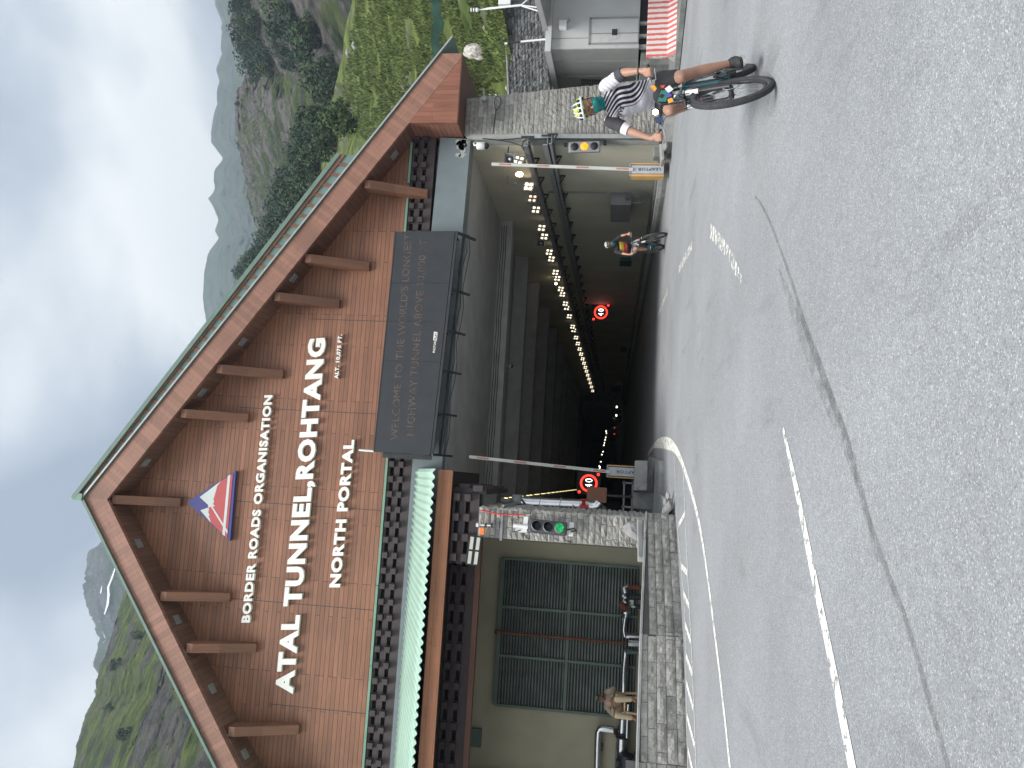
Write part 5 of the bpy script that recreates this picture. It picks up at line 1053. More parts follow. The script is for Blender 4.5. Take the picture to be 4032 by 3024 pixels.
for X in (965, 1010, 1060): g.tube([gp(X, 1000, 21.7), gp(X+12, 1001, 21.7)], .1, 12)
g.tube([gp(990, 1010, 21.6), gp(985, 1080, 21.6)], .02, 6); g.span(gp(770, 1270, 21.8), gp(700, 1320, 21.99)); o = g.build('valve', M['dark']); reparent(t, o)
g = MB(); g.tube([gp(985, 1075, 21.58), gp(988, 1110, 21.58)], .03, 6); o = g.build('valve_lever', M['red']); reparent(t, o)
t = thing('pump', 'dark pump with a round motor under the silver pipe at the far left', 'pump', gp(1200, 1560, 21.4)); g = MB(); a = gp(1170, 1560, 21.4); g.tube([a+Vector((-.25, 0, 0)), a+Vector((.2, 0, 0))], .2, 16); g.box(a+Vector((0, 0, -.28)), (.5, .3, .16)); g.tube([gp(1000, 1560, 21.4), gp(1080, 1560, 21.4)], .1, 12); o = g.build('housing', M['dark'], bevel=.01); reparent(t, o)
g = MB(); g.box(gp(1265, 1590, 21.4), (.3, .4, .3)); o = g.build('base', M['conc']); reparent(t, o)
t = thing('pipe_manifold', 'cluster of silver pipe bends with rusty legs before the louvred window', 'pipe', wp(1560, 660, 21.3))
def gm(X, Y, yy=21.3): return zat(X, Y, 2150, 2200, .1808, 1, yy)
g = MB()
for Y in (740, 860, 960): a = gm(1730, Y); g.tube([a+Vector((.12, .1, -.08)), a+Vector((.06, 0, .05)), a+Vector((-.05, -.08, 0))], .11, 12); g.torus(a, .12, .02, (1, .3, 0), 18, 6)
g.tube([gm(1740, 1000), gm(1740, 1180)], .15, 14); g.tube([gm(1740, 1180), gm(1720, 1300)], [.15, .06], 14); g.tube([gm(1720, 1300), gm(1690, 1560), gm(1720, 1700)], .05, 10); o = g.build('jacket', M['alu']); reparent(t, o)
g = MB(); g.tube([gm(1790, 620), gm(2110, 625)], .06, 10); g.tube([gm(1640, 990, 21.1), gm(1700, 1060, 21.0), gm(1740, 1130, 20.95)], .085, 12); o = g.build('rusty_leg', M['rust']); reparent(t, o)
g = MB(); g.tube([gm(1800, 820), gm(2100, 835)], .08, 10); g.tube([gm(1950, 1040), gm(2090, 1050)], .06, 10); o = g.build('dark_leg', M['dark']); reparent(t, o)
g = MB(); g.span(gm(1900, 1060), gm(1800, 870, 21.5)); g.span(gm(1940, 1070, 21.25), gm(1830, 990, 21.5)); o = g.build('box', M['steel']); reparent(t, o)
g = MB(); q0, q1 = wp(735, 1430, 21.97), wp(665, 1530, 21.97); g.span((q1.x, 21.9, q0.z), (q0.x, 22.01, q1.z)); tag(g.build('wall_opening', M['louvf']), 'small grey green glazed opening high on the beige wall under the brown strip', 'window')
# floodlight, orange box, antenna, cable on the left pier
fl = thing('floodlight', 'unlit flood light of four pale rectangular panels under the canopy left of the pier', 'floodlight', zat(770, 1110, 1680, 1900, .2411, 1, 16.95), (R(12), R(3), R(4)))
g = MB(); g.box((0, .03, 0), (.64, .06, .29)); o = g.build('housing', M['dark']); o.parent = fl
for a in (-.155, .155):
    for b in (-.07, .07): g = MB(); g.box((a, -.01, b), (.27, .03, .075)); o = g.build('panel', mat('milky panel', (.62, .62, .54), .4)); o.parent = fl
g = MB(); g.box((0, .12, .12), (.5, .14, .03)); o = g.build('bracket', M['dark']); o.parent = fl
g = MB(); p = zat(905, 795, 1680, 1900, .2411, 1, 17.05); g.box(p, (.15, .1, .115)); tag(g.build('orange_box', M['orange'], bevel=.01), 'small orange box on the left pier beside the flood light', 'box')
t = thing('small_antenna', 'small white capped sensor rod with two black clips at the top of the left pier', 'sensor', zat(900, 700, 1680, 1900, .2411, 1, 17.05)); g = MB(); g.tube([zat(830, 690, 1680, 1900, .2411, 1, 17.05), zat(1085, 705, 1680, 1900, .2411, 1, 17.05)], .017, 8); g.tube([zat(810, 690, 1680, 1900, .2411, 1, 17.05), zat(845, 692, 1680, 1900, .2411, 1, 17.05)], .045, 12); o = g.build('rod', M['white']); reparent(t, o)
for X in (965, 1065): g = MB(); g.box(zat(X, 700, 1680, 1900, .2411, 1, 17.06), (.1, .06, .045)); o = g.build('clip', M['black']); reparent(t, o)
g = MB(); g.tube([zat(a, b, 1680, 1900, .2411, 1, 17.12) for a, b in ((880, 455), (980, 470), (1110, 505), (1220, 520), (1400, 525), (1580, 523))], .018, 6); tag(g.build('red_cable', M['red']), 'red cable running down the left stone pier to the traffic light', 'cable')
# right pier fittings
t = thing('post', 'pale steel channel post at the edge of the right pier beside the amber traffic light', 'post', zat(1200, 880, 1900, 300, .2712, 1, 21.45)); a, b = zat(640, 880, 1900, 300, .2712, 1, 21.45), zat(2100, 885, 1900, 300, .2712, 1, 21.45); g = MB(); g.beam(a, Vector((b.x, b.y, .25)), .13, .12, (0, 1, 0)); o = g.build('channel', M['steel']); reparent(t, o)
g = MB(); g.tube([zat(X, Y, 1900, 300, .2712, 1, 21.4) for X, Y in ((0, 905), (220, 925), (400, 915), (620, 895), (700, 925), (900, 915), (1200, 915), (1600, 930), (1700, 920))], .018, 6); g.tube([zat(X, Y, 1900, 300, .2712, 1, 21.4) for X, Y in ((200, 925), (400, 955), (560, 1010), (600, 1080))], .016, 6); g.tube([zat(X, Y, 1900, 300, .2712, 1, 21.4) for X, Y in ((640, 920), (590, 950), (575, 1010), (600, 1060))], .02, 6); tag(g.build('cable', M['dark']), 'dark cables draped along the inner edge of the right pier', 'cable')
g = MB(); g.tube([zat(X, Y, 1900, 300, .2712, 1, 21.45) for X, Y in ((150, 840), (175, 640), (195, 500), (240, 450), (270, 390), (262, 320), (215, 283), (180, 320), (175, 400), (190, 500))], .015, 6); tag(g.build('cable_loop', M['dark']), 'black cable loop hanging on the stone face of the right pier', 'cable')
t = thing('security_camera', 'small grey bracket camera near the top right of the right pier', 'camera', zat(415, 780, 1700, 0, .4973, 1, 21.3)); g = MB(); a = zat(415, 790, 1700, 0, .4973, 1, 21.35); g.box(a, (.12, .2, .14)); g.tube([a, a+Vector((.3, -.1, .02))], .04, 8); o = g.build('body', M['steelp']); reparent(t, o)
# air: one closed box of thin haze round everything, sky outside
g = MB(); g.span((-2600, -300, -1.5), (2600, 3300, 1500)); m_, t_, b_ = newmat('haze air'); t_.nodes.remove(b_); pv = t_.nodes.new('ShaderNodeVolumePrincipled'); pv.inputs['Density'].default_value = .00034; pv.inputs['Color'].default_value = (.68, .82, 1, 1); pv.inputs['Anisotropy'].default_value = .2
t_.links.new(pv.outputs[0], t_.nodes['Material Output'].inputs['Volume']); m_.surface_render_method = 'BLENDED'
o = g.build('haze', m_); tag(o, 'thin bluish haze in the valley air', 'haze', kind='stuff')
# ================================================================ bicycles and people
def solid(name, mb, vox, m, parent, smooth=4, keep=False):
    "fuse overlapping shapes into one continuous skin"
    o = mb.build('tmp', None); r = o.modifiers.new('r', 'REMESH'); r.mode = 'VOXEL'; r.voxel_size = vox; r.use_smooth_shade = True
    s = o.modifiers.new('s', 'SMOOTH'); s.factor = .5; s.iterations = smooth
    dg = bpy.context.evaluated_depsgraph_get(); dg.update(); me = bpy.data.meshes.new_from_object(o.evaluated_get(dg)); bpy.data.objects.remove(o)
    me.name = name; me.materials.clear(); me.materials.append(m); me.polygons.foreach_set('use_smooth', [True]*len(me.polygons)); n = bpy.data.objects.new(name, me); COL.objects.link(n); n.parent = parent; return n
def limb(mb, pts, rs, n=14):
    "tapered limb through joints with rounded joints"
    pts = [Vector(p) for p in pts]
    for i, (a, b) in enumerate(zip(pts, pts[1:])):
        r0, r1 = rs[i], rs[i+1]; d = b-a; k = 6; q = [a+d*j/k for j in range(k+1)]; bul = [1+.07*sin(pi*min(1, j/k*1.6)) if j/k < .62 else 1 for j in range(k+1)]
        mb.tube(q, [(r0+(r1-r0)*j/k)*bul[j] for j in range(k+1)], n)
    for p, r in zip(pts, rs): mb.ball(p, r*.99, 12, 8)
def wheel(R_, name, par, pos, steer=0, disc=-.05):
    w = thing(name, None, None, pos, (0, 0, steer)); w.parent = par
    g = MB(); g.torus((0, 0, 0), R_-.032, .033, (0, 1, 0), 72, 10)
    for i in range(72):
        a = 2*pi*i/72
        for k, o_ in enumerate((-.019, 0, .019)):
            aa = a+(pi/72 if k == 1 else 0); rr_ = R_-.001-(.006 if k != 1 else 0); c = Vector((cos(aa)*rr_, o_, sin(aa)*rr_)); m_ = Matrix.Rotation(-aa, 3, 'Y'); g.box(c, (.011, .012, .02), m_)
    o = g.build('tyre', M['rubber']); o.parent = w
    g = MB(); g.torus((0, 0, 0), R_-.075, .014, (0, 1, 0), 64, 8, squash=1.1); o = g.build('rim', M['black']); o.parent = w
    g = MB()
    for i in range(28):
        a = 2*pi*i/28; s_ = 1 if i % 2 else -1; b_ = a+(.42 if i % 4 < 2 else -.42); g.tube([(cos(b_)*.028, s_*.028, sin(b_)*.028), (cos(a)*(R_-.08), 0, sin(a)*(R_-.08))], .0016, 4)
    o = g.build('spokes', M['steelp']); o.parent = w
    g = MB(); g.tube([(0, -.055, 0), (0, .055, 0)], [.024, .024], 12); g.tube([(0, -.03, 0), (0, -.026, 0)], .036, 14); g.tube([(0, .03, 0), (0, .026, 0)], .036, 14); o = g.build('hub', M['black']); o.parent = w
    g = MB(); g.torus((0, disc*-1, 0), .065, .012, (0, 1, 0), 32, 6, squash=.12); o = g.build('brake_disc', M['steel']); o.parent = w
    return w
def bicycle(name, label, mw, teal, white, s, full=True):
    t = thing(name, label, 'bicycle'); t.matrix_world = mw; R_ = .38
    def pt(mb, n_, m, **k): o = mb.build(n_, m, **k); o.parent = t; return o
    wheel(R_, 'rear_wheel', t, (0, 0, R_)); wheel(R_, 'front_wheel', t, (1.22, 0, R_), R(-6))
    g = MB(); BB = (.43, 0, .33); HB, HT = Vector((1.0, 0, .80)), Vector((.945, 0, .92)); ST = (.235, 0, .78)
    g.tube([HB, HT], .026, 12); g.tube([HT-Vector((0, 0, .03)), (.6, 0, .82), ST], [.024, .02, .017], 12); g.tube([HB, (.75, 0, .55), BB], [.03, .031, .03], 12); g.tube([BB, ST], .019, 12)
    for y in (-.06, .06): g.tube([(.43, y*.6, .33), (.2, y, .35), (0, y, .385)], [.014, .012, .01], 8); g.tube([ST, (.2, y*.8, .72), (0, y, .385)], [.012, .01, .009], 8)
    g.tube([(.43, -.04, .33), (.43, .04, .33)], .03, 12); pt(g, 'frame', teal)
    for a, b in (((.93, 0, .74), (.84, 0, .655)), ((.68, 0, .86), (.5, 0, .83))): g = MB(); g.tube([a, b], .0325 if a[0] > .9 else .0235, 12); pt(g, 'frame_decal', white)
    fk = MB()
    for y in (-.062, .062): fk.tube([(1.03, y, .79), (1.10, y, .62)], [.022, .022], 12); fk.tube([(1.10, y, .62), (1.20, y*.95, .40), (1.222, y*.9, .38)], [.026, .024, .018], 12)
    fk.tube([(1.02, -.062, .80), (1.02, .062, .80)], .022, 10); fk.tube([(1.02, 0, .80), (.93, 0, .97)], .02, 10); fk.tube([(1.075, -.06, .70), (1.13, 0, .80), (1.075, .06, .70)], .012, 8); f = pt(fk, 'fork', M['black'])
    for y in (-.062, .062): g = MB(); g.tube([(1.035, y, .775), (1.085, y, .66)], .0245, 12); o = g.build('fork_decal', white); o.parent = f
    g = MB(); g.tube([(.86, -.37, 1.085), (.87, -.2, 1.06), (.89, -.05, 1.03), (.89, .05, 1.03), (.87, .2, 1.06), (.86, .37, 1.085)], .0155, 10); g.tube([(.93, 0, .96), (.89, 0, 1.03)], .022, 10); hb = pt(g, 'handlebar', M['black'])
    for s_ in (-1, 1):
        g = MB(); g.tube([(.861, s_*.245, 1.067), (.86, s_*.385, 1.088)], .0175, 12); o = g.build('grip', M['rubber']); o.parent = hb
        g = MB(); g.tube([(.88, s_*.22, 1.055), (.93, s_*.24, 1.03), (.935, s_*.34, 1.025)], .006, 6); g.box((.885, s_*.215, 1.055), (.03, .04, .03)); o = g.build('brake_lever', M['steelp']); o.parent = hb
    g = MB()
    for s_ in (-1, 1): g.tube([(.89, s_*.22, 1.05), (1.0, s_*.12, 1.0), (1.08, s_*.07, .85), (1.06, s_*.05, .6)], .004, 5)
    pt(g, 'brake_cables', M['black'])
    g = MB(); g.ball((.2, 0, .985), (.13, .07, .028), 14, 8); g.ball((.3, 0, .985), (.09, .03, .022), 12, 8); pt(g, 'saddle', M['black']); g = MB(); g.tube([ST, (.2, 0, .975)], .014, 10); pt(g, 'seat_post', M['black'])
    g = MB(); g.tube([(.43, .055, .33), (.43, .065, .33)], .095, 28); g.tube([(.43, .08, .33), (.455, .09, .165)], .013, 8); g.tube([(.43, -.08, .33), (.47, -.09, .49)], .013, 8); pt(g, 'crankset', M['dark'])
    for a, b in (((.45, .1, .16), (.46, .19, .16)), ((.47, -.1, .49), (.48, -.19, .49))): g = MB(); g.box(((a[0]+b[0])/2, (a[1]+b[1])/2, a[2]), (.1, .09, .02)); pt(g, 'pedal', M['black'])
    g = MB(); g.torus((0, 0, R_), .05, .008, (0, 1, 0), 20, 5); g.tube([(0, .05, R_+.05), (.43, .06, .42)], .004, 5); g.tube([(0, .05, R_-.05), (.43, .06, .24)], .004, 5); pt(g, 'chain', M['dark'])
    g = MB(); g.prism([(.83, -.03, .83), (1.3, -.045, .80), (1.3, .045, .80), (.83, .03, .83)], (0, 0, .004)); pt(g, 'mudguard', M['black'])
    if full:
        g = MB(); g.tube([(.62, .0, .66), (.74, 0, .745)], .036, 14); g.tube([(.74, 0, .745), (.765, 0, .763)], .02, 10); pt(g, 'bottle', mat('red bottle', (.35, .02, .03), .4))
        g = MB(); g.ball((.97, .09, 1.0), (.07, .09, .085), 14, 10); g.ball((.96, .06, .95), (.06, .06, .06), 12, 8); pt(g, 'handlebar_bag', mat('black bag cloth', (.02, .02, .022), .85))
        g = MB(); g.prism([(1.03, .03, .97), (1.03, .13, .93), (1.03, .14, 1.0), (1.03, .05, 1.05)], (.006, 0, 0)); pt(g, 'map_case', mat('teal green case', (.03, .18, .15), .35))
        for pts, c in (([(1.0, .14, 1.06), (1.0, .2, 1.10), (1.0, .205, 1.055), (1.0, .165, 1.035)], (.75, .33, .05)), ([(1.01, .13, .985), (1.01, .185, 1.0), (1.01, .18, .955)], (.65, .06, .05)), ([(1.035, .1, .935), (1.035, .15, .965), (1.035, .17, .915), (1.035, .125, .885)], (.75, .77, .78)), ([(1.04, .06, .95), (1.04, .1, .97), (1.04, .11, .925), (1.04, .07, .905)], (.08, .09, .35)), ([(1.045, .01, .95), (1.045, .05, .955), (1.045, .055, .91), (1.045, .02, .90)], (.8, .35, .06))):
            g = MB(); g.prism(pts, (.003, 0, 0)); pt(g, 'flag', mat('flag cloth', c, .7))
        g = MB(); g.tube([(.90, -.055, 1.085), (.955, -.055, 1.085)], [.018, .026], 14); pt(g, 'lamp_body', M['black']); g = MB(); g.ball((.957, -.055, 1.085), (.008, .027, .027), 14, 8); pt(g, 'headlight', emit('bicycle headlight', (1, 1, .85), 14))
        g = MB(); g.box((.92, -.14, 1.06), (.05, .05, .07)); pt(g, 'bell_pouch', mat('navy pouch', (.03, .05, .12), .7))
    return t
def knit(name, kind, cols):
    m, t, b = newmat(name); n = t.nodes.new; l = t.links.new; setp(b, .75, 0, .25); tcn = n('ShaderNodeTexCoord'); s_ = n('ShaderNodeSeparateXYZ'); l(tcn.outputs['Object'], s_.inputs[0])
    def ma(op, a, b_=None, c=None):
        q = n('ShaderNodeMath'); q.operation = op
        for i, v in enumerate((a, b_, c)):
            if v is None: continue
            if isinstance(v, (int, float)): q.inputs[i].default_value = v
            else: l(v, q.inputs[i])
        return q.outputs[0]
    X, Y, Z_ = s_.outputs
    if kind == 'wave':
        # stripes swing from the collar down to the wearer's left side
        w = ma('MULTIPLY', ma('SINE', ma('ADD', ma('MULTIPLY', Z_, 15.5), 1.2)), .048)
        f = ma('ADD', ma('SUBTRACT', ma('MULTIPLY', Y, 1.0), ma('MULTIPLY', Z_, -.55)), w); d = ma('SUBTRACT', f, .76)
        st = ma('GREATER_THAN', ma('SINE', ma('MULTIPLY', f, 2*pi/.047)), .25)
        inr = ma('MULTIPLY', ma('GREATER_THAN', d, -.015), ma('LESS_THAN', d, .29)); blk = ma('MULTIPLY', inr, ma('SUBTRACT', 1, st))
        x = n('ShaderNodeMix'); x.data_type = 'RGBA'; x.inputs[6].default_value = c4(cols[0]); x.inputs[7].default_value = c4(cols[1]); l(blk, x.inputs[0]); l(x.outputs[2], b.inputs['Base Color'])
    elif kind == 'lines':
        st = ma('GREATER_THAN', ma('SINE', ma('MULTIPLY', ma('ADD', Y, ma('MULTIPLY', Z_, -1.1)), 2*pi/.055)), .93); x = n('ShaderNodeMix'); x.data_type = 'RGBA'; x.inputs[6].default_value = c4(cols[0]); x.inputs[7].default_value = c4(cols[1]); l(st, x.inputs[0]); l(x.outputs[2], b.inputs['Base Color'])
    elif kind == 'bands':
        r = n('ShaderNodeValToRGB'); r.color_ramp.interpolation = 'CONSTANT'; e_ = r.color_ramp.elements; e_[0].position = 0; e_[0].color = c4(cols[0]); e_[1].position = .30; e_[1].color = c4(cols[1])
        for p_, c in ((.49, cols[2]), (.70, cols[0])): q = e_.new(p_); q.color = c4(c)
        mr = n('ShaderNodeMapRange'); mr.inputs[1].default_value = 1.0; mr.inputs[2].default_value = 1.6; l(Z_, mr.inputs[0]); l(mr.outputs[0], r.inputs[0]); l(r.outputs[0], b.inputs['Base Color'])
    elif kind == 'camo':
        v = n('ShaderNodeTexNoise'); v.inputs['Scale'].default_value = cols[2]; v.inputs['Detail'].default_value = 3; l(tcn.outputs['Object'], v.inputs[0]); r = n('ShaderNodeValToRGB'); r.color_ramp.interpolation = 'CONSTANT'; e_ = r.color_ramp.elements; e_[0].color = c4(cols[0]); e_[1].position = .52; e_[1].color = c4(cols[1]); l(v.outputs[0], r.inputs[0]); l(r.outputs[0], b.inputs['Base Color'])
    nz = n('ShaderNodeTexNoise'); nz.inputs['Scale'].default_value = 14; nz.inputs['Detail'].default_value = 3; l(tcn.outputs['Object'], nz.inputs[0]); bp = n('ShaderNodeBump'); bp.inputs['Strength'].default_value = .45; bp.inputs['Distance'].default_value = .02; l(nz.outputs[0], bp.inputs['Height']); l(bp.outputs[0], b.inputs['Normal'])
    return m
def skinm(name, col):
    m = mat(name, col, .5, var=.08, scale=9, spec=.4); b = m.node_tree.nodes['Principled BSDF']; b.inputs['Subsurface Weight'].default_value = .08; b.inputs['Subsurface Radius'].default_value = (.02, .008, .004); return m
def gripping_hand(g, s_, wrist, gx=.86, gy=.315, gz=1.078):
    "palm, four unequal curled fingers and a thumb closed round the bar; s_ = side"
    w = Vector(wrist); pc = Vector((gx-.025, s_*gy, gz+.035)); limb(g, [w, w.lerp(pc, .55)], [.027, .028], 10)
    for k, dy in enumerate((-.030, -.010, .010, .030)): g.tube([w.lerp(pc, .5)+Vector((0, dy*.5, 0)), pc+Vector((.0, dy, .0)), pc+Vector((.02, dy*1.1, -.002))], [.017, .017, .014], 8)
    L_ = (.9, 1.03, 1.0, .84)
    for k, dy in enumerate((-.034, -.0115, .0115, .034)):
        y = s_*gy+dy*(-s_); f = L_[k]; p = [Vector((gx-.004, y, gz+.030)), Vector((gx+.026*f, y, gz+.022)), Vector((gx+.036*f, y, gz-.006)), Vector((gx+.022, y+.001, gz-.028*f))]
        g.tube(p, [.0112, .0108, .0098, .0085], 8)
        for q, r in zip(p, (.0112, .0112, .0102, .0086)): g.ball(q, r, 8, 6)
    yt = s_*gy-s_*.048; p = [pc+Vector((-.012, -s_*.03, -.005)), Vector((gx-.02, yt, gz+.012)), Vector((gx+.004, yt-s_*.004, gz-.018)), Vector((gx+.022, yt, gz-.022))]; g.tube(p, [.0145, .0125, .011, .0095], 8)
    for q, r in zip(p, (.0145, .0128, .0112, .0096)): g.ball(q, r, 8, 6)
def cyclist(label, mw, c, vox=.0075):
    t = thing('person', label, 'person'); t.matrix_world = mw
    J = dict(pel=(.26, .03, 1.03), waist=(.36, .04, 1.16), chest=(.50, .065, 1.36), sh=(.585, .075, 1.52), neck=(.65, .10, 1.60), head=(.735, .115, 1.725),
             Ls=(.585, .245, 1.535), Le=(.69, .345, 1.33), Lw=(.80, .335, 1.155), Rs=(.585, -.095, 1.55), Re=(.70, -.225, 1.36), Rw=(.80, -.325, 1.165),
             Lh=(.27, .12, 1.0), Lk=(.56, .16, .765), La=(.385, .145, .28), Rh=(.27, -.06, 1.0), Rk=(.665, -.125, .935), Ra=(.46, -.13, .60))
    J = {k: Vector(v) for k, v in J.items()}; skin = skinm('skin', c['skin'])
    g = MB()
    # torso core
    for a, r in (((.26, .03, 1.03), (.12, .155, .10)), ((.36, .04, 1.16), (.105, .135, .10)), ((.44, .05, 1.27), (.11, .14, .10)), ((.52, .065, 1.40), (.115, .155, .11)), ((.575, .075, 1.50), (.09, .165, .075))): g.ball(a, r, 20, 12)
    limb(g, [J['sh'], J['neck'], J['neck'].lerp(J['head'], .5)], [.07, .058, .055])
    for s_ in ('L', 'R'):
        sy = 1 if s_ == 'L' else -1
        limb(g, [J[s_+'s'], J[s_+'e'], J[s_+'w']], [.056, .043, .027]); gripping_hand(g, sy, J[s_+'w'])
        limb(g, [J[s_+'h'], J[s_+'k']], [.092, .062]); k_, a_ = J[s_+'k'], J[s_+'a']; mid = k_.lerp(a_, .3)-Vector((.025, 0, 0)); limb(g, [k_, mid, a_], [.056, .057, .036]); g.ball(k_+Vector((.02, 0, .0)), .045, 12, 8)
        limb(g, [a_, a_+Vector((.05, 0, -.07))], [.036, .028])
    # head: skull, jaw, nose, brow, ears
    H = J['head']; tilt = Matrix.Rotation(R(12), 3, 'Y')
    def hp(x, y, z): return H+tilt @ Vector((x, y, z))
    g.ball(hp(-.005, 0, .025), (.098, .078, .105), 24, 16, tilt); g.ball(hp(.03, 0, -.05), (.066, .058, .062), 18, 12, tilt); g.ball(hp(.055, 0, -.088), (.03, .03, .022), 12, 8, tilt)
    g.tube([hp(.088, 0, .02), hp(.104, 0, -.012), hp(.112, 0, -.028)], [.010, .013, .015], 8); g.ball(hp(.105, 0, -.03), (.014, .019, .011), 10, 8, tilt); g.ball(hp(.078, 0, .035), (.022, .05, .012), 12, 8, tilt)
    for sy in (-1, 1): g.ball(hp(.0, sy*.078, -.015), (.018, .011, .032), 10, 8, tilt); g.ball(hp(.07, sy*.032, -.028), (.02, .022, .018), 10, 8, tilt)
    solid('body', g, vox, skin, t, 3)
    def part_(mb, nm, m, **k): o = mb.build(nm, m, **k); o.parent = t; return o
    # eyes, mouth
    for sy in (-1, 1): g = MB(); g.ball(hp(.083, sy*.031, .008), .0115, 12, 8); part_(g, 'eye', M['eye']); g = MB(); g.ball(hp(.0925, sy*.031, .008), .005, 8, 6); part_(g, 'iris', M['black'])
    # jersey
    g = MB()
    for a, r in (((.30, .035, 1.08), (.132, .168, .075)), ((.36, .04, 1.16), (.125, .152, .10)), ((.40, .045, 1.215), (.130, .154, .10)), ((.44, .05, 1.27), (.132, .158, .10)), ((.48, .057, 1.335), (.135, .165, .105)), ((.52, .065, 1.40), (.135, .17, .11)), ((.572, .075, 1.495), (.108, .178, .075)), ((.45, .05, 1.22), (.115, .13, .10))): g.ball(a, r, 20, 12)
    limb(g, [J['sh'], J['sh'].lerp(J['neck'], .75)], [.078, .07])
    for s_ in ('L', 'R'): limb(g, [J[s_+'s']+Vector((0, 0, .003)), J[s_+'s'].lerp(J[s_+'e'], .28)], [.068, .064])
    js = solid('jersey', g, vox, c['jersey'], t, 28)
    for s_ in ('L', 'R'):
        a, b_ = J[s_+'s'], J[s_+'e']; g = MB(); e_ = .98 if s_ == 'L' else .92
        limb(g, [a.lerp(b_, .02), a.lerp(b_, .45), a.lerp(b_, e_-.15)], [.0715, .066, .061]); solid('sleeve', g, vox, c['sleeve'+s_], t, 3)
        g = MB(); d = (b_-a).normalized(); g.tube([a.lerp(b_, e_-.27), a.lerp(b_, e_)], [.0655, .058], 20); o = part_(g, 'cuff', c['cuff'+s_])
    # shorts
    g = MB(); g.ball((.26, .03, 1.02), (.135, .168, .105), 20, 12)
    for s_ in ('L', 'R'): limb(g, [J[s_+'h'], J[s_+'h'].lerp(J[s_+'k'], .74)], [.105, .082])
    solid('shorts', g, vox, c['shorts'], t, 4)
    # neck gaiter over mouth and nose
    g = MB(); g.ball(hp(.035, 0, -.062), (.088, .076, .058), 20, 12, tilt); g.tube([hp(.02, 0, -.06), hp(-.005, 0, -.14)], [.078, .070], 18); g.ball(hp(.098, 0, -.035), (.022, .024, .02), 10, 8, tilt); solid('face_mask', g, vox*.8, c['mask'], t, 3)
    # glasses
    g = MB()
    for sy in (-1, 1): g.ball(hp(.1, sy*.034, .008), (.010, .033, .021), 16, 10, tilt @ Matrix.Rotation(sy*R(14), 3, 'Z'))
    part_(g, 'glasses', mat('amber glasses', (.16, .075, .02), .12, spec=.6)); g = MB()
    g.tube([hp(.108, -.03, .026), hp(.112, 0, .022), hp(.108, .03, .026)], .004, 6)
    for sy in (-1, 1): g.tube([hp(.096, sy*.062, .012), hp(.05, sy*.082, .01), hp(0, sy*.086, 0)], .004, 6); g.tube([hp(.03, sy*.084, .04), hp(.04, sy*.082, -.05), hp(.05, sy*.05, -.1)], .004, 6)
    part_(g, 'straps', M['black'])
    # helmet with vents and a rim
    g = MB(); nu, nv = 40, 16; V = []
    for j in range(nv+1):
        for i in range(nu):
            a = 2*pi*i/nu; e_ = (pi/2)*(j/nv); rib = 1+.06*cos(7*a)*sin(2*e_)
            low = .012 if cos(a) > 0 else -.03
            V.append(hp(-.01+.136*cos(a)*cos(e_)*rib, .106*sin(a)*cos(e_)*rib, .052+low*(1-j/nv)+.108*sin(e_)*(rib if j < nv else 1)))
    g.add(V, [(j*nu+i, j*nu+(i+1) % nu, (j+1)*nu+(i+1) % nu, (j+1)*nu+i) for j in range(nv) for i in range(nu)], True); he = part_(g, 'helmet', c['helmet']); sm = he.modifiers.new('t', 'SOLIDIFY'); sm.thickness = .014; sm.offset = -1
    g = MB(); pts = [hp(-.01+.142*cos(a)*1.0, .112*sin(a), .062+.028*cos(a)*(1 if abs(a) < 1.4 else .4)) for a in [R(q) for q in range(-100, 101, 10)]]; g.tube(pts, .0105, 8)
    for q in (-42, -14, 14, 42): a = R(q); g.tube([hp(-.01+.142*cos(a), .112*sin(a), .085), hp(-.01+.11*cos(a*.9), .1*sin(a), .135), hp(-.03+.05*cos(a*.8), .07*sin(a), .168)], [.0085, .007, .004], 8)
    o = g.build('helmet_band', c['band']); o.parent = he
    for q in (-56, -28, 0, 28, 56):
        a = R(q); g = MB(); g.ball(hp(-.01+.131*cos(a), .104*sin(a), .105), (.016, .016, .022), 10, 8, Matrix.Rotation(a, 3, 'Z')); o = g.build('vent', M['voidm']); o.parent = he
    # shoes and pedals
    for s_, sole in (('L', .05), ('R', .05)):
        a = J[s_+'a']; sy = 1 if s_ == 'L' else -1; yy = a.y+.005*sy; z0 = .175 if s_ == 'L' else .505
        g = MB(); hx = a.x-.035; limb(g, [a+Vector((0, 0, -.01)), Vector((a.x, yy, z0+.055))], [.05, .055]); g.ball((hx+.03, yy, z0+.045), (.068, .05, .052), 14, 10); g.ball((hx+.12, yy, z0+.04), (.095, .053, .046), 14, 10); g.ball((hx+.18, yy, z0+.032), (.062, .05, .036), 12, 8); sh = solid('shoe', g, vox, c['shoe'], t, 2)
        g = MB(); P = [(hx+x_, yy+y_, z0) for x_, y_ in ((-.035, -.02), (-.04, .02), (.0, .042), (.1, .042), (.16, .05), (.225, .03), (.235, 0), (.225, -.03), (.16, -.05), (.1, -.042), (0, -.042))]; g.prism(P, (0, 0, -.018)); o = g.build('sole', c['sole']); o.parent = sh
        g = MB()
        for k in range(5): g.tube([(hx+.07+.022*k, yy-.028, z0+.072-.006*k), (hx+.078+.022*k, yy+.028, z0+.074-.006*k)], .0035, 5)
        o = g.build('laces', c['shoe']); o.parent = sh
    g = MB(); w = J['Lw']; g.torus(w+Vector((-.008, .0, .02)), .031, .004, (.5, -.0, -.85), 20, 6); part_(g, 'bracelet', M['black'])
    return t, js
M['eye'] = mat('eye white', (.5, .48, .45), .2)
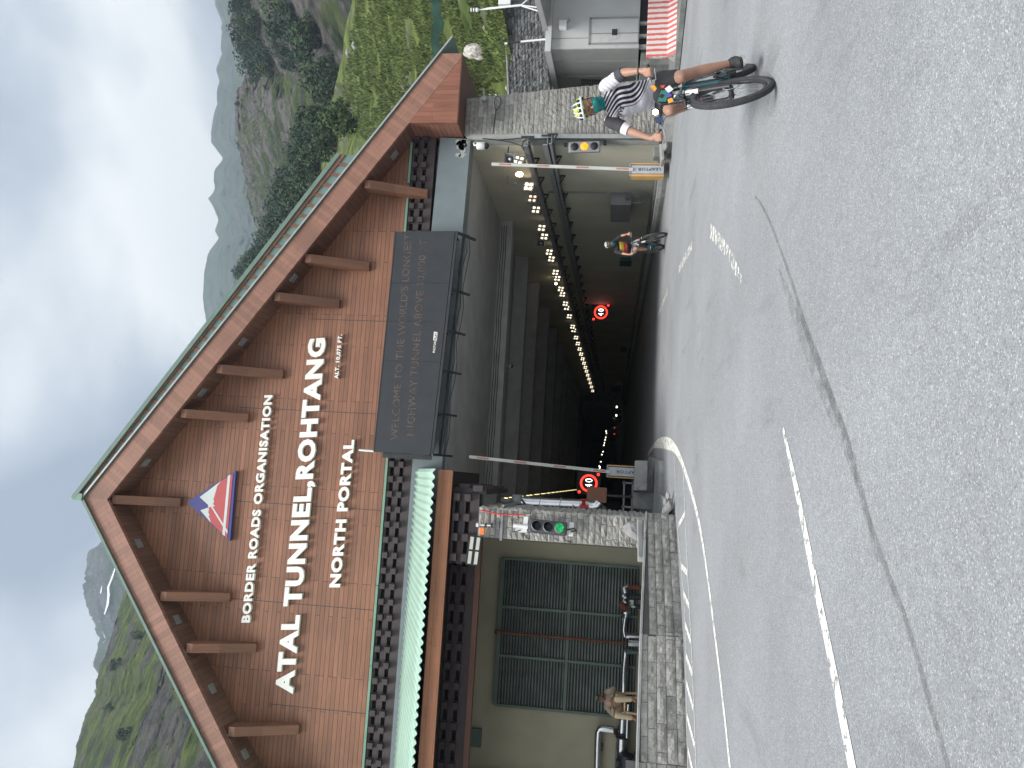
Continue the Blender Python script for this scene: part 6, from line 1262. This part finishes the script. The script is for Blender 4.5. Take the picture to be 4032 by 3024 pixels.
def frame_mat(F, heading, lean, wb, s):
    ex = Vector((-sin(heading), -cos(heading), 0)); l0 = Vector((cos(heading), -sin(heading), 0)); Z = Vector((0, 0, 1)); ez = Z*cos(lean)-l0*sin(lean); ey = l0*cos(lean)+Z*sin(lean)
    Rr = Vector(F)-ex*wb*s; m = Matrix.Identity(4)
    for i in range(3): m[i][0], m[i][1], m[i][2], m[i][3] = ex[i]*s, ey[i]*s, ez[i]*s, Rr[i]
    return m
m1 = frame_mat((3.75, 6.827, .004), R(36), R(13), 1.22, 1.0)
tealm = mat('teal frame paint', (.015, .11, .13), .25, var=.06, spec=.6); whm = mat('frame white', (.72, .74, .75), .3, var=.04)
bicycle('bicycle', 'foreground teal and white mountain bike with lit headlight, bar bag and little flags', m1, tealm, whm, 1)
wht, blk_, dgr = (.62, .61, .66), (.028, .022, .032), (.055, .052, .06)
p1, js = cyclist('person cycling in white jersey with black wave stripes, teal face mask and lime helmet', m1, dict(skin=(.38, .215, .155), jersey=knit('wave jersey', 'wave', (wht, blk_)), sleeveL=knit('white sleeve', 'lines', (wht, (.2, .19, .23))), sleeveR=knit('dark sleeve', 'lines', (dgr, (.04, .04, .045))), cuffL=mat('dark cuff', dgr, .8), cuffR=mat('white cuff', wht, .8), shorts=mat('black shorts', (.022, .023, .027), .85, bump=.4, bscale=20), mask=knit('teal gaiter', 'camo', ((.01, .13, .13), (.02, .20, .19), 30)), helmet=knit('lime camo helmet', 'camo', ((.50, .62, .10), (.045, .09, .05), 28)), band=mat('pale helmet band', (.62, .66, .72), .35), shoe=mat('black shoe', (.03, .03, .032), .7, bump=.5, bscale=60), sole=mat('grey sole', (.35, .35, .34), .7)))
# word on the chest, laid on the cloth
from mathutils.bvhtree import BVHTree
bv = BVHTree.FromPolygons([v.co for v in js.data.vertices], [p.vertices for p in js.data.polygons])
q = sign('HYVE', M['black'], (.72, -.108, 1.452), (0, .12, -.072), (0, .027, .038), None, 'chest_word', off=.03, ext=.01, spacing=1.1, thick=.0)[0]
for v in q.data.vertices:
    h = bv.ray_cast(Vector((1.2, v.co.y, v.co.z)), Vector((-1, 0, 0)))
    if h[0]: v.co.x = h[0].x+.006
q.parent = js
g = MB(); g.tube([(.72, .03, 1.3), (.72, .0, 1.3)], .001, 4)
m2 = frame_mat((7.13, 21.25, .004), R(0), R(10), 1.22, .94)
bicycle('bicycle', 'teal mountain bike ridden by the farther cyclist at the tunnel mouth', m2, tealm, whm, .96, False)
bl = (.02, .02, .025)
cyclist('farther person cycling in black jersey with yellow and red bands and white helmet', m2, dict(skin=(.42, .22, .15), jersey=knit('banded jersey', 'bands', (bl, (.45, .07, .06), (.60, .40, .06))), sleeveL=mat('black sleeve', bl, .8), sleeveR=mat('black sleeve', bl, .8), cuffL=mat('black cuff', bl, .8), cuffR=mat('black cuff', bl, .8), shorts=mat('pale grey shorts', (.40, .40, .43), .85), mask=mat('teal mask', (.02, .20, .21), .8), helmet=mat('white helmet', (.68, .70, .72), .4), band=mat('dark helmet band', (.05, .05, .055), .4), shoe=mat('dark shoe', (.05, .05, .05), .7), sole=mat('white sole', (.6, .6, .6), .7)), vox=.010)
# ---------------------------------------------------------------- seated guard
def gj(X, Y, y): return zat(X, Y, 2200, 2650, .2255, 1, y)
Yb = 19.9
J = dict(hips=gj(1055, 525, Yb), waist=gj(985, 510, Yb-.02), chest=gj(885, 465, Yb), neck=gj(795, 440, Yb-.04), head=gj(735, 450, Yb-.12), Ls=gj(835, 330, Yb), Rs=gj(835, 580, Yb), Le=gj(960, 270, Yb-.1), Re=gj(945, 725, Yb-.1), Lw=gj(930, 440, Yb-.36), Rw=gj(945, 600, Yb-.36), Lh=gj(1060, 470, Yb-.02), Rh=gj(1070, 590, Yb-.02), Lk=gj(1020, 455, Yb-.44), Rk=gj(1030, 735, Yb-.42), La=gj(1270, 455, Yb-.42), Ra=gj(1275, 780, Yb-.4))
print('GUARD', {k: tuple(round(q, 2) for q in v) for k, v in J.items()})
gd = thing('person', 'person in beige uniform and cap sitting before the louvred window with a phone', 'person', (J['hips'].x, Yb, .3))
g = MB(); H = J['head']
for a, r in ((J['hips'], (.16, .13, .10)), (J['waist'], (.14, .11, .10)), (J['chest'], (.165, .12, .14)), (J['neck']+Vector((0, .02, -.05)), (.12, .08, .05))): g.ball(a, r, 16, 10)
limb(g, [J['neck']-Vector((0, 0, .05)), J['neck'], H-Vector((0, -.02, .03))], [.055, .05, .05])
g.ball(H+Vector((0, .01, .02)), (.076, .092, .10), 18, 12); g.ball(H+Vector((0, -.03, -.05)), (.055, .06, .05), 14, 10); g.tube([H+Vector((0, -.08, .01)), H+Vector((0, -.105, -.03))], [.009, .014], 8)
for sx_ in (-1, 1): g.ball(H+Vector((sx_*.077, .01, -.01)), (.01, .018, .03), 8, 6)
for s_ in 'LR':
    limb(g, [J[s_+'s'], J[s_+'e'], J[s_+'w']], [.055, .044, .028]); w = J[s_+'w']; sg = -1 if s_ == 'L' else 1; pc = w+Vector((sg*.05, -.03, .02)); limb(g, [w, pc], [.028, .03], 10)
    for k in range(4): b0 = pc+Vector((sg*.02, -.01, .03-.02*k)); g.tube([b0, b0+Vector((sg*.035, -.01, .005)), b0+Vector((sg*.055, .015, .0))], [.010, .0095, .008], 7)
    g.tube([pc+Vector((0, -.01, .03)), pc+Vector((sg*.02, -.02, .06)), pc+Vector((sg*.045, -.015, .07))], [.012, .011, .009], 7)
    limb(g, [J[s_+'h'], J[s_+'k'], J[s_+'a']], [.09, .062, .042])
    limb(g, [J[s_+'a'], J[s_+'a']+Vector((0, -.02, -.06)), J[s_+'a']+Vector((0, -.16, -.09))], [.04, .04, .032])
b = solid('body', g, .010, skinm('brown skin', (.24, .11, .07)), None, 3); reparent(gd, b)
M['khaki'] = mat('khaki cloth', (.30, .25, .185), .85, var=.12, scale=8, bump=.5, bscale=12)
g = MB()
for a, r in ((J['hips'], (.175, .145, .11)), (J['waist'], (.16, .13, .11)), (J['chest'], (.182, .14, .15)), (J['neck']+Vector((0, .02, -.06)), (.13, .095, .05))): g.ball(a, r, 16, 10)
for s_ in 'LR': limb(g, [J[s_+'s'], J[s_+'e'], J[s_+'e'].lerp(J[s_+'w'], .82)], [.07, .058, .042])
b = solid('shirt', g, .010, M['khaki'], None, 3); reparent(gd, b)
g = MB(); g.ball(J['hips'], (.165, .145, .105), 16, 10)
for s_ in 'LR': limb(g, [J[s_+'h'], J[s_+'k'], J[s_+'k'].lerp(J[s_+'a'], .92)], [.10, .078, .066])
b = solid('trousers', g, .010, mat('pale khaki trousers', (.40, .33, .23), .85, var=.1, bump=.4, bscale=12), None, 3); reparent(gd, b)
for s_ in 'LR':
    a = J[s_+'a']; g = MB(); g.ball((a.x, a.y, .37), (.045, .06, .055), 12, 8); g.ball((a.x, a.y-.1, .345), (.045, .11, .042), 12, 8); g.span((a.x-.04, a.y-.2, .302), (a.x+.04, a.y+.05, .325)); o = g.build('boot', mat('navy boot', (.02, .024, .032), .5)); reparent(gd, o)
g = MB(); g.ball(H+Vector((0, .01, .065)), (.088, .102, .062), 18, 10); o = g.build('cap', knit('patched cap', 'camo', ((.42, .40, .28), (.05, .07, .05), 9))); reparent(gd, o)
g = MB(); g.ball(H+Vector((0, -.1, .052)), (.07, .06, .010), 14, 6); o = g.build('cap_peak', mat('dark peak', (.05, .065, .05), .8)); reparent(gd, o)
g = MB(); ph = (J['Lw']+J['Rw'])/2+Vector((0, -.05, .09)); g.box(ph, (.075, .012, .13), Matrix.Rotation(R(-25), 3, 'X')); tag(g.build('phone', mat('red phone case', (.16, .03, .02), .4)), 'small dark red phone held by the seated guard', 'phone')
ch = thing('plastic_chair', 'cream plastic armchair the guard sits on', 'chair', (J['hips'].x, Yb, .3)); M['cream'] = mat('cream plastic', (.55, .40, .22), .45, var=.06)
hx = J['hips'].x; sz_ = J['hips'].z-.11
def cp(mb, nm): o = mb.build(nm, M['cream'], bevel=.006); reparent(ch, o)
g = MB(); g.box((hx, Yb-.1, sz_-.015), (.46, .46, .035)); cp(g, 'seat')
g = MB(); g.beam((hx, Yb+.12, sz_), (hx, Yb+.22, sz_+.42), .46, .03, (0, 1, 0)); cp(g, 'backrest')
for sx_ in (-1, 1):
    for sy in (-.3, .1): g = MB(); g.beam((hx+sx_*.22, Yb+sy, sz_-.02), (hx+sx_*.26, Yb+sy*1.15, .3), .05, .05); cp(g, 'leg')
    g = MB(); g.beam((hx+sx_*.26, Yb-.3, sz_+.2), (hx+sx_*.25, Yb+.16, sz_+.24), .05, .03); g.beam((hx+sx_*.26, Yb-.29, sz_+.2), (hx+sx_*.25, Yb-.29, sz_), .05, .04, (0, 1, 0)); cp(g, 'armrest')
